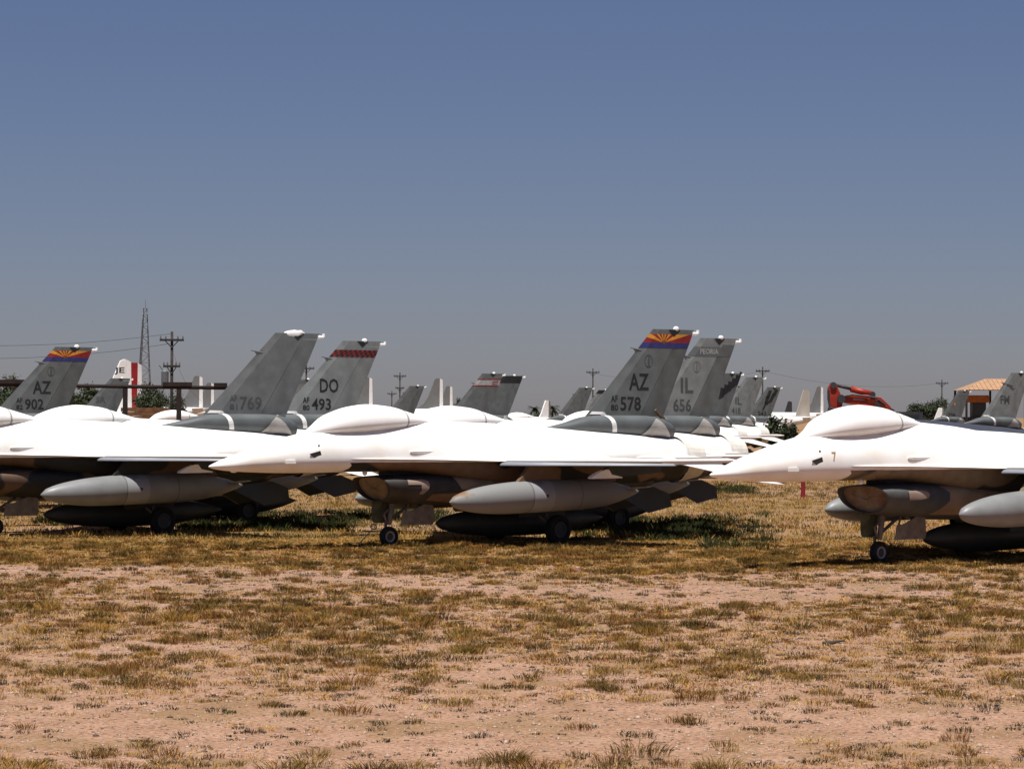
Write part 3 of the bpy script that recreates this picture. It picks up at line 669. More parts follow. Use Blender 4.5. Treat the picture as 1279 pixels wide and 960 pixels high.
it = kid(P1, 'intake')[0]
objmat(it, M['dgrey'])
for o in it.children: objmat(o, M['canvas2'])
def oval(cx, cz, a, b, n=20): return [(cx+a*math.cos(2*math.pi*i/n), cz+b*math.sin(2*math.pi*i/n)) for i in range(n)]
body_patch('beige_patch', [(5.95, 1.585), (6.15, 1.45), (6.15, 1.28), (5.95, 1.12), (5.75, 1.0), (7.6, .96), (8.0, 1.2), (7.9, 1.585)], INT, M['beige'], it)
body_patch('pale_oval', [(4.92, 1.50), (5.3, 1.51), (5.5, 1.47), (5.55, 1.42), (5.5, 1.35), (5.3, 1.32), (4.95, 1.31)], INT, M['hook'], it, .012)
body_text('number_mark', '7', FUS, 2.86, 2.98, 2.12, 2.30, M['rustnum'], kid(P1, 'fuselage')[0])
# dark bare spine of the right jet
v = []; f = []; K = 9; XS = frange(6.2, 9.9, 30)
for x in XS:
    w, zt, zc, zb, a, b = hermite(FUS, x); g = min(1, (x-6.2)/1.2)
    for k in range(K):
        t = R(90)+R(26)*g*(k/(K-1)*2-1); cc, ss = math.cos(t), math.sin(t)
        v.append((x-XO, (w+.006)*math.copysign(abs(cc)**(2/a), cc), zc+(zt+.006-zc)*abs(ss)**(2/a)))
for i in range(len(XS)-1):
    for k in range(K-1): f.append((i*K+k, (i+1)*K+k, (i+1)*K+k+1, i*K+k+1))
from_data('bare_spine', v, f, M['navy'], kid(P1, 'fuselage')[0], True)
for r in (P2, ):
    for o in kid(r, 'drop_tank'):
        if o.data.vertices[0].co.y < 0: objmat(o, M['tank_rust'])
bm = bmesh.new(); bm_box(bm, (-.26, -.03, -.035), (.26, .03, .035), Matrix.Translation((12.98-XO, -.12, 2.98))@Matrix.Rotation(R(40), 4, 'Y')); from_bm('rudder_batten', bm, M['brownwood'], P2)
bm = bmesh.new(); bmesh.ops.create_icosphere(bm, subdivisions=2, radius=1, matrix=Matrix.Translation((fin_le(5.12)+.58-XO, 0, 5.10))@Matrix.Diagonal((.34, .045, .105, 1))); from_bm('tip_cap', bm, M['white'], kid(P3, 'vertical_fin')[0], True)
#==MARK_SETTING
# ------------------------------------------------------------------ ground
def gp(px, py):
    """point on the flat ground seen at picture point"""
    u = px-640; v = (py-518.4)-.0038*u; d = F*HC/v
    return u/F*d, d
def at(px, py, d):
    """world point at distance d seen at picture point"""
    u = px-640; v = (py-518.4)-.0038*u
    return Vector((u/F*d, d, HC-v/F*d))
g = bpy.data.materials.new('desert ground'); g.use_nodes = True; t = g.node_tree; L = t.links; b = t.nodes['Principled BSDF']
tc = t.nodes.new('ShaderNodeTexCoord')
def noise(scale, detail=6, rough=.6, stretch=(1, 1, 1)):
    mp = t.nodes.new('ShaderNodeMapping'); mp.inputs['Scale'].default_value = stretch; L.new(tc.outputs['Object'], mp.inputs[0])
    n = t.nodes.new('ShaderNodeTexNoise'); n.inputs['Scale'].default_value = scale; n.inputs['Detail'].default_value = detail; n.inputs['Roughness'].default_value = rough; L.new(mp.outputs[0], n.inputs[0]); return n.outputs['Fac']
def ramp(fac, stops):
    r = t.nodes.new('ShaderNodeValToRGB'); e = r.color_ramp.elements
    while len(e) < len(stops): e.new(.5)
    for i, (p, c) in enumerate(stops): e[i].position = p; e[i].color = (*c, 1)
    L.new(fac, r.inputs[0]); return r.outputs[0]
def mix(fac, a, c, mode='MIX'):
    m = t.nodes.new('ShaderNodeMixRGB'); m.blend_type = mode
    for i, v in enumerate((fac, a, c)):
        if isinstance(v, (int, float)): m.inputs[i].default_value = v
        elif isinstance(v, tuple): m.inputs[i].default_value = (*v, 1)
        else: L.new(v, m.inputs[i])
    return m.outputs[0]
sand = ramp(noise(1.2, 8), [(.3, (.25, .142, .088)), (.5, (.305, .182, .118)), (.72, (.35, .22, .152))])
grit = ramp(noise(17, 4, .8), [(.36, (.34, .27, .24)), (.49, (1, 1, 1)), (.64, (1.65, 1.62, 1.6))])
sand = mix(.8, sand, grit, 'MULTIPLY')
litter = ramp(noise(9, 6, .75), [(.3, (.11, .068, .03)), (.55, (.21, .13, .05)), (.75, (.28, .185, .08))])
near = ramp(noise(.55, 7, .65, (1, .6, 1)), [(.50, (0, 0, 0)), (.60, (1, 1, 1))])
sp = t.nodes.new('ShaderNodeSeparateXYZ'); L.new(tc.outputs['Object'], sp.inputs[0])
mr = t.nodes.new('ShaderNodeMapRange'); mr.inputs[1].default_value = 57; mr.inputs[2].default_value = 64; L.new(sp.outputs['Y'], mr.inputs[0])
far = ramp(noise(.12, 6, .6, (.35, 1, 1)), [(.40, (1, 1, 1)), (.58, (.35, .35, .35))])
fac = mix(mr.outputs[0], mix(.5, (0, 0, 0), near), far)
L.new(mix(fac, sand, litter), b.inputs['Base Color']); b.inputs['Roughness'].default_value = .95; b.inputs['Specular IOR Level'].default_value = .1
bp = t.nodes.new('ShaderNodeBump'); bp.inputs['Strength'].default_value = .7; bp.inputs['Distance'].default_value = .03
L.new(noise(22, 5, .7), bp.inputs['Height']); L.new(bp.outputs[0], b.inputs['Normal'])
xs = [-4000, -1500, -600, -250]+frange(-100, 100, 41)+[250, 600, 1500, 4000]; ys = [-300, -50]+frange(0, 200, 41)+[300, 500, 900, 1800, 4000, 9000]
o = from_data('ground', [(x, y, 0) for y in ys for x in xs], [(j*len(xs)+i, j*len(xs)+i+1, (j+1)*len(xs)+i+1, (j+1)*len(xs)+i) for j in range(len(ys)-1) for i in range(len(xs)-1)], g)
o['kind'] = 'structure'; o['label'] = 'pinkish gravelly desert ground'

# ------------------------------------------------------------------ dry grass, weeds, stones (uncountable)
def vnoise(x, y, seed):
    xi = np.floor(x).astype(int); yi = np.floor(y).astype(int); fx = x-xi; fy = y-yi
    h = lambda a, c: ((np.sin(a*127.1+c*311.7+seed*74.7)*43758.5453) % 1.0)
    fx = fx*fx*(3-2*fx); fy = fy*fy*(3-2*fy)
    return (h(xi, yi)*(1-fx)+h(xi+1, yi)*fx)*(1-fy)+(h(xi, yi+1)*(1-fx)+h(xi+1, yi+1)*fx)*fy
def fbm(x, y, seed, o=4):
    s = 0; a = .5; n = 0
    for k in range(o): s = s+a*vnoise(x*2**k, y*2**k, seed+k*3); n += a; a *= .5
    return s/n
def cover(X, D):
    """share of ground under growth, from where the photo's bare track and grassy strips lie"""
    n = .6*fbm(X*.33, D*.30, 3)+.4*fbm(X*.95, D*.7, 5); n2 = fbm(X*.11+9, D*.16, 11)
    Dw = D+1.6*(n2-.5)+.04*X
    base = np.interp(Dw, [24, 25.2, 26.3, 27.0, 30.3, 31.6, 34, 39, 46, 50.5, 53, 55.5, 58, 60, 66, 90, 140], [.40, .32, .10, .02, .06, .26, .36, .42, .44, .32, .18, .22, .48, .80, .86, .80, .75])
    right = np.clip((X-1.5)/2.0, 0, 1)*np.clip((27.6-D)/1.2, 0, 1)
    base = base+.35*right
    return np.clip((n*2.1+.6*n2-1.42+base)*3.6, 0, 1)*np.clip(base*2.2, 0, 1)
def blades(name, X, D, H, Rr, N, Wd, C, lean, m):
    n = N; T = int(n.sum()); idx = np.repeat(np.arange(len(X)), n)
    a = rng.uniform(0, 2*np.pi, T); r = Rr[idx]*np.sqrt(rng.uniform(0, 1, T)); bx = X[idx]+r*np.cos(a); by = D[idx]+r*np.sin(a)
    h = H[idx]*rng.uniform(.45, 1.0, T)*(1-.45*(r/Rr[idx])**2); w = Wd[idx]*rng.uniform(.6, 1.3, T)
    o = a+rng.normal(0, .9, T); ln = h*lean*rng.uniform(.1, 1., T); tx = bx+ln*np.cos(o); ty = by+ln*np.sin(o)
    pa = rng.uniform(0, np.pi, T); dx = np.cos(pa)*w/2; dy = np.sin(pa)*w/2
    mxx = bx+(tx-bx)*.35; myy = by+(ty-by)*.35
    V = np.empty((T, 4, 3), np.float32)
    V[:, 0] = np.stack([bx-dx*.8, by-dy*.8, np.full(T, -.005)], 1); V[:, 1] = np.stack([mxx+dx, myy+dy, h*.55], 1); V[:, 2] = np.stack([tx, ty, h], 1); V[:, 3] = np.stack([mxx-dx, myy-dy, h*.5], 1)
    me = bpy.data.meshes.new(name); me.vertices.add(T*4); me.vertices.foreach_set('co', V.ravel())
    me.loops.add(T*4); me.loops.foreach_set('vertex_index', np.arange(T*4, dtype=np.int32)); me.polygons.add(T)
    me.polygons.foreach_set('loop_start', np.arange(0, T*4, 4, dtype=np.int32)); me.polygons.foreach_set('loop_total', np.full(T, 4, np.int32)); me.update()
    col = np.ones((T, 4, 4), np.float32); cc = C[idx]*rng.uniform(.72, 1.28, (T, 1))*(1+rng.normal(0, .06, (T, 3))); col[:, :, :3] = cc[:, None, :]
    at_ = me.color_attributes.new('tint', 'FLOAT_COLOR', 'POINT'); at_.data.foreach_set('color', col.ravel())
    ob = link(name, me, m); ob['kind'] = 'stuff'; return ob
gm = bpy.data.materials.new('dry stems'); gm.use_nodes = True; tt = gm.node_tree; bb = tt.nodes['Principled BSDF']; an = tt.nodes.new('ShaderNodeAttribute'); an.attribute_name = 'tint'
tt.links.new(an.outputs['Color'], bb.inputs['Base Color']); bb.inputs['Roughness'].default_value = .9; bb.inputs['Specular IOR Level'].default_value = .15
def scatter(n, d0, d1, power=1.0):
    D = np.sqrt(rng.uniform(d0**2, d1**2, n)); X = rng.uniform(-1, 1, n)*(D*.188+2.0); return X, D
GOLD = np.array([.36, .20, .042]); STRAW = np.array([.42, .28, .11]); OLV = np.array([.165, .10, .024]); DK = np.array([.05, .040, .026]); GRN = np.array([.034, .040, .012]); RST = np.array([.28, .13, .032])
def pick(n, cols, pr): return np.array(cols)[rng.choice(len(cols), n, p=pr)]
# short golden carpet
X, D = scatter(30000, 23.5, 72); k = rng.uniform(0, 1, len(X)) < cover(X, D)*np.interp(D, [30, 34, 52, 57], [.9, .72, .72, 1.]); X, D = X[k], D[k]; n = len(X)
far_ = np.clip((D-25)/45, 0, 1)
tag(blades('dry_grass', X, D, rng.uniform(.03, .085, n), rng.uniform(.07, .20, n), (30-14*far_).astype(int), .007+.008*far_, pick(n, [GOLD, STRAW, RST, OLV], [.36, .2, .27, .17]), 1.5, gm), 'short golden dry grass in patches over the gravel', 'dry grass', kind='stuff')
# bushy brown-olive tufts
X, D = scatter(9000, 23.5, 68); c_ = cover(X, D); k = rng.uniform(0, 1, len(X)) < np.clip(c_*1.2*np.clip(fbm(X*.9, D*.8, 33)*3.4-1.1, 0, 1)+.05, 0, 1); X, D = X[k], D[k]; n = len(X)
sz = rng.lognormal(0, .4, n)
tag(blades('weed_tufts', X, D, np.clip(.085*sz, .03, .20), np.clip(.105*sz, .04, .28), np.clip(80*sz, 30, 180).astype(int), .006+.006*np.clip((D-25)/40, 0, 1), pick(n, [OLV*.8, OLV*1.2, RST*.6, OLV*.45, GOLD*.8], [.34, .2, .22, .16, .08]), 1.1, gm), 'brown and olive weed tufts scattered on the ground', 'weeds', kind='stuff')
# small dark weeds on bare gravel
X, D = scatter(2400, 23.5, 62); n = len(X); sz = rng.lognormal(0, .35, n)
tag(blades('dark_weeds', X, D, np.clip(.04*sz, .015, .09), np.clip(.07*sz, .03, .16), np.clip(26*sz, 10, 60).astype(int), np.full(n, .010), pick(n, [DK, DK*1.5, GRN], [.5, .3, .2]), 1.6, gm), 'small dark weeds on the bare gravel', 'weeds', kind='stuff')
# grass under and behind the parked rows
X, D = scatter(15000, 70, 135); k = rng.uniform(0, 1, len(X)) < np.interp(D, [70, 82, 88, 96, 104, 112, 125], [.9, .8, .35, .6, .8, .5, .6]); X, D = X[k], D[k]; n = len(X)
gw = np.clip(1.6*(fbm(X*.2, D*.35, 21)-.42)*3, 0, 1)[:, None]*np.interp(D, [66, 72, 86, 92, 110, 125], [.2, .9, .9, .2, .8, .3])[:, None]
tag(blades('grass_beyond', X, D, rng.uniform(.08, .22, n), rng.uniform(.15, .40, n), np.full(n, 16), np.full(n, .022), pick(n, [GOLD, STRAW, OLV], [.5, .2, .3])*(1-gw)+GRN*gw, .9, gm), 'golden and green grass beneath and behind the parked jets', 'grass', kind='stuff')
# green weeds in the shade of the jets
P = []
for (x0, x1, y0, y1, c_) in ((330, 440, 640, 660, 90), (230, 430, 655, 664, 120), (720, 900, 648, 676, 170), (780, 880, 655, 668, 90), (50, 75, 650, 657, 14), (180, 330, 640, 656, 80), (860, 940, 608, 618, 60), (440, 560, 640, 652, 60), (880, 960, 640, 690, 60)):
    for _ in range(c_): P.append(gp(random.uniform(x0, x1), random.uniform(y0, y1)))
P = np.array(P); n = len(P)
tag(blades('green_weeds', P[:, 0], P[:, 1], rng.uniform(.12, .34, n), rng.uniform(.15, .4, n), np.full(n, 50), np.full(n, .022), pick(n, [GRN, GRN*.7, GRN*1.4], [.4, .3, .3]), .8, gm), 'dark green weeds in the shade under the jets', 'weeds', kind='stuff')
# pebbles
n = 60000; X, D = scatter(n, 23.5, 58); s_ = np.clip(rng.lognormal(-4.5, .42, n), .005, .035)
octv = np.array([(1, 0, 0), (0, 1, 0), (-1, 0, 0), (0, -1, 0), (0, 0, .75), (0, 0, -.3)]); octf = [(0, 1, 4), (1, 2, 4), (2, 3, 4), (3, 0, 4), (1, 0, 5), (2, 1, 5), (3, 2, 5), (0, 3, 5)]
V = octv[None]*s_[:, None, None]*rng.uniform(.6, 1.4, (n, 6, 1)); V[:, :, 0] += X[:, None]; V[:, :, 1] += D[:, None]
Fc = (np.array(octf)[None]+6*np.arange(n)[:, None, None]).reshape(-1, 3)
me = bpy.data.meshes.new('gravel'); me.vertices.add(n*6); me.vertices.foreach_set('co', V.astype(np.float32).ravel()); me.loops.add(len(Fc)*3); me.loops.foreach_set('vertex_index', Fc.astype(np.int32).ravel()); me.polygons.add(len(Fc)); me.polygons.foreach_set('loop_start', np.arange(0, len(Fc)*3, 3, dtype=np.int32)); me.polygons.foreach_set('loop_total', np.full(len(Fc), 3, np.int32)); me.update()
col = np.ones((n, 6, 4), np.float32); col[:, :, :3] = pick(n, [(.30, .19, .13), (.42, .31, .24), (.13, .09, .07), (.34, .26, .21)], [.4, .25, .2, .15])[:, None, :]
me.color_attributes.new('tint', 'FLOAT_COLOR', 'POINT').data.foreach_set('color', col.ravel())
tag(link('gravel', me, gm), 'loose pinkish gravel stones on the track', 'gravel', kind='stuff')

# ------------------------------------------------------------------ poles, tower, wires, gantry
M['wood'] = mat('dark creosoted wood', (.045, .035, .03), .9, .3, 4)
M['steel'] = mat('galvanised steel', (.20, .20, .21), .5, .2, 3, metal=.3)
M['rust'] = mat('rust brown steel', (.026, .015, .013), .85, .35, 3)
M['cable'] = mat('dark cable', (.05, .05, .055), .7, .1, 3)
M['galv'] = mat('transformer grey', (.16, .17, .18), .6, .1, 3)
poles = []
def utility_pole(px, ytop, d, label, arms=2, gear=True, ry=0.):
    p = at(px, ytop, d); h = p.z; r = empty('utility_pole', (p.x, p.y, 0), ry); tag(r, label, 'utility pole', 'utility poles on the skyline')
    k = max(.10, d*.00020)
    bm = bmesh.new(); bm_tube(bm, (0, 0, -.2), (0, 0, h), k*1.25, k*.85, 10); from_bm('pole', bm, M['wood'], r, True)
    for a in range(arms):
        z = h-.55-1.7*a; w = (.78, .55)[a]*(1 if d < 200 else 1.15)
        bm = bmesh.new(); bm_box(bm, (-w, -.07-k, z-.07), (w, .07-k, z+.07)); bm_tube(bm, (-w*.6, -k, z), (0, -k, z-.5), .03); bm_tube(bm, (w*.6, -k, z), (0, -k, z-.5), .03); arm = from_bm('crossarm', bm, M['wood'], r)
        for x in (-w*.92, -w*.5, w*.5, w*.92):
            bm = bmesh.new(); bm_tube(bm, (x, -k, z+.06), (x, -k, z+.26), .06, .04, 8); from_bm('insulator', bm, M['galv'], arm)
    if gear:
        bm = bmesh.new(); bm_tube(bm, (-.42, -.2, h-3.6), (-.42, -.2, h-2.6), .24, .24, 12); bm_tube(bm, (-.42, -.2, h-2.6), (-.42, -.2, h-2.45), .22, .08, 12); from_bm('transformer', bm, M['galv'], r)
        bm = bmesh.new(); pts = [Vector((-.8+.5*math.sin(q*3), -.15, h-2.2-1.9*q)) for q in frange(0, 1, 8)]
        for a_, b_ in zip(pts, pts[1:]): bm_tube(bm, a_, b_, .025, n=5)
        from_bm('drop_cable', bm, M['cable'], r)
    poles.append(p); return r
utility_pole(215, 414, 190, 'tall dark utility pole with two crossarms and transformer beside brown gantry')
utility_pole(383, 454, 330, 'thin utility pole showing between the tails 769 and 493', 1, False)
utility_pole(500, 465, 420, 'utility pole right of tail 493 against the sky', 2, False)
utility_pole(490, 488, 560, 'short faint pole just left of taller one right of tail 493', 1, False)
utility_pole(741, 460, 400, 'utility pole left of the AZ 578 tail', 1, False)
utility_pole(953, 458, 380, 'utility pole behind the pale IL 418 tail', 1, False)
utility_pole(1177, 474, 430, 'utility pole between excavator and FM tail', 1, False)
utility_pole(1165, 500, 600, 'small bare pole just left of the pole near FM tail', 1, False)
def wire(name, A, B, sag, label, rad=.02):
    bm = bmesh.new(); pts = [A.lerp(B, q)-Vector((0, 0, sag*4*q*(1-q))) for q in frange(0, 1, 14)]
    for a_, b_ in zip(pts, pts[1:]): bm_tube(bm, a_, b_, rad*.6, n=5, caps=False)
    o = from_bm(name, bm, M['cable']); tag(o, label, 'power line', 'power lines'); return o
wire('power_line', at(215, 416.5, 190), at(-260, 412, 190), .9, 'upper power line running left from the tall pole', .022)
wire('power_line', at(213, 429, 190), at(-260, 428, 190), 1.0, 'lower power line running left from the tall pole', .022)
wire('power_line', at(217, 442, 190), at(252, 500, 170), .5, 'slack wire dropping right from the tall pole', .015)
wire('power_line', at(741, 466, 400), at(953, 463, 380), 1.2, 'faint power line from pole at tail 578 to pole at tail 418', .022)
wire('power_line', at(953, 463, 380), at(1177, 478, 430), 1.2, 'faint power line across the sky above the excavator', .022)
# lattice tower
p = at(181.5, 374, 520); h = p.z; r = empty('lattice_tower', (p.x, p.y, 0)); tag(r, 'tall slender lattice radio tower on the left skyline', 'radio tower')
wb, wt = 1.25, .28; wz = lambda z: wb+(wt-wb)*(z/h)
for sx in (-1, 1):
    for sy in (-1, 1):
        bm = bmesh.new(); bm_tube(bm, (sx*wb, sy*wb, 0), (sx*wt, sy*wt, h-1.5), .075, .06, 6); from_bm('leg', bm, M['steel'], r)
z = 0; bm = bmesh.new(); k = 0
while z < h-2.5:
    st = max(1.0, 1.7*wz(z)); z2 = min(h-1.5, z+st); a, c = wz(z), wz(z2)
    for sgn in (-1, 1):
        q = 1 if k % 2 else -1
        bm_tube(bm, (-a*q, sgn*a, z), (c*q, sgn*c, z2), .035, n=4); bm_tube(bm, (sgn*a, -a*q, z), (sgn*c, c*q, z2), .035, n=4)
        bm_tube(bm, (-c, sgn*c, z2), (c, sgn*c, z2), .03, n=4); bm_tube(bm, (sgn*c, -c, z2), (sgn*c, c, z2), .03, n=4)
    z = z2; k += 1
from_bm('bracing', bm, M['steel'], r)
bm = bmesh.new(); bm_tube(bm, (0, 0, h-1.5), (0, 0, h), .05, .03, 6); from_bm('antenna', bm, M['steel'], r)
bm = bmesh.new(); bm_tube(bm, (-wb-.25, -wb, 0), (-wt-.15, -wt, h*.85), .11, .08, 6); from_bm('feed_cable', bm, M['cable'], r)
# rusty pipe gantry
dg = 130.0; a = at(-60, 479.5, dg); c = at(292, 484.5, dg)
r = empty('pipe_gantry', (a.x, a.y, 0)); tag(r, 'dark rust brown steel gantry with long beam behind the left jets', 'gantry')
rel = lambda p: Vector((p.x-a.x, p.y-a.y, p.z))
bm = bmesh.new(); bm_tube(bm, rel(a), rel(c), .085, n=10); from_bm('beam', bm, M['rust'], r, True)
for (x0, x1) in ((-6, 36), (204, 240), (268, 284)):
    bm = bmesh.new(); q0 = rel(at(x0, 476.5+.0153*x0, dg)); q1 = rel(at(x1, 476.5+.0153*x1, dg)); bm_box(bm, (q0.x, -.12, q0.z-.09), (q1.x, .12, q0.z+.09)); from_bm('splice_plate', bm, M['rust'], r)
for x in (21, 89, 157, 224):
    q = rel(at(x, 481+.0142*x, dg)); bm = bmesh.new(); bm_box(bm, (q.x-.10, -.10, -.1), (q.x+.10, .10, q.z-.06)); from_bm('post', bm, M['rust'], r)

# ------------------------------------------------------------------ trees and shrubs
M['bark'] = mat('bark', (.10, .07, .05), .9, .3, 5)
M['leafA'] = mat('desert tree leaf', (.055, .075, .03), .8, .4, .8)
M['leafB'] = mat('dark shrub leaf', (.04, .055, .022), .8, .4, .8)
M['leafP'] = mat('palm frond', (.05, .06, .03), .8, .3, 1)
def leaves(n, rx, rz, zc, clumps, size, seed):
    g_ = np.random.default_rng(seed); C_ = []
    for _ in range(clumps):
        d_ = g_.normal(size=3); d_ /= np.linalg.norm(d_); C_.append(d_*np.array([rx, rx, rz])*g_.uniform(.35, .9)+np.array([0, 0, zc]))
    C_ = np.array(C_); idx = g_.integers(0, clumps, n); P_ = C_[idx]+g_.normal(size=(n, 3))*np.array([rx, rx, rz])*.17
    P_[:, 2] = np.maximum(P_[:, 2], .15)
    u_ = g_.normal(size=(n, 3)); u_ /= np.linalg.norm(u_, axis=1)[:, None]; w_ = np.cross(u_, g_.normal(size=(n, 3))); w_ /= np.linalg.norm(w_, axis=1)[:, None]
    s_ = size*g_.uniform(.6, 1.4, (n, 1)); V_ = np.stack([P_-u_*s_, P_+w_*s_*.5, P_+u_*s_, P_-w_*s_*.5], 1).reshape(-1, 3)
    return V_, [(4*i, 4*i+1, 4*i+2, 4*i+3) for i in range(n)], C_
def tree(px, ytop, d, wpx, label, m='leafA', seed=1, name='desert_tree', cat='tree', group='trees on the skyline', low=.35):
    p = at(px, ytop, d); h = max(1.2, p.z); rx = wpx/2*d/F; r = empty(name, (p.x, p.y, 0)); tag(r, label, cat, group)
    rz = h*(1-low)/2; V_, F_, C_ = leaves(5200, rx, rz, h-rz, 30, max(.10, rx*.065), seed)
    from_data('crown', V_, F_, M[m], r)
    bm = bmesh.new(); bm_tube(bm, (0, 0, -.1), (0, 0, h*low+.3), .05*h, .035*h, 8)
    for q in C_[:8]: bm_tube(bm, (0, 0, h*low), q, .025*h, .008*h, 6)
    from_bm('trunk', bm, M['bark'], r)
i = 0
for (px, yt, d, w, lab, m) in ((14, 474, 330, 60, 'leafy dark tree at the left edge behind the gantry', 'leafA'), (62, 480, 360, 70, 'wide tree hidden behind the AZ 902 tail', 'leafB'), (112, 483, 380, 60, 'tree just right of the AZ 902 tail', 'leafA'), (188, 478, 300, 44, 'round green tree right of the white and red tail', 'leafA'), (222, 494, 320, 26, 'small dark tree beside the tall utility pole', 'leafB'), (1150, 503, 420, 40, 'low tree right of the excavator boom', 'leafB'), (1172, 497, 420, 34, 'shaggy tree by the pole left of FM tail', 'leafA'), (650, 515, 600, 26, 'far low tree left of the palms', 'leafB'), (675, 514, 620, 22, 'far low tree between the palms', 'leafB'), (970, 517, 650, 30, 'far low tree by the white tails', 'leafB'), (452, 505, 600, 18, 'far round tree right of tail 493', 'leafB'), (573, 498, 600, 12, 'small far tree left of the red banded tail', 'leafB')):
    i += 1; tree(px, yt, d, w, lab, m, i)
for (px, yt, d, w, lab) in ((966, 524, 172, 26, 'dark green bush below the 543 tail'), (985, 529, 168, 24, 'dark bush right of the 543 tail under white tails')):
    i += 1; tree(px, yt, d, w, lab, 'leafB', i, 'desert_bush', 'bush', 'dark bushes behind the jets', .1)
def palm(px, ytop, d, label, seed):
    p = at(px, ytop, d); h = p.z; r = empty('palm_tree', (p.x, p.y, 0)); tag(r, label, 'palm tree', 'palms on the horizon')
    bm = bmesh.new(); bm_tube(bm, (0, 0, -.1), (.1, 0, h-1.2), .25, .18, 8); from_bm('trunk', bm, M['bark'], r)
    g_ = random.Random(seed); v = []; f = []
    for k in range(46):
        a = g_.uniform(0, 6.28); e = g_.uniform(-1.0, 1.2); Lh = g_.uniform(1.1, 1.7); pr = None
        for q in range(5):
            s = q/4; x = Lh*s*math.cos(e*.6); z = h-1.2+Lh*s*math.sin(e)-.9*s*s; w = .16*(1-s)+.03
            c0 = (.1+x*math.cos(a)-w*math.sin(a), x*math.sin(a)+w*math.cos(a), z); c1 = (.1+x*math.cos(a)+w*math.sin(a), x*math.sin(a)-w*math.cos(a), z-.05); b_ = len(v); v += [c0, c1]
            if pr is not None: f.append((pr, pr+1, b_+1, b_))
            pr = b_
    from_data('crown', v, f, M['leafP'], r)
palm(668, 502, 480, 'left of two far palms behind white jets', 1); palm(690, 500, 470, 'right of two far palms behind white jets', 2)

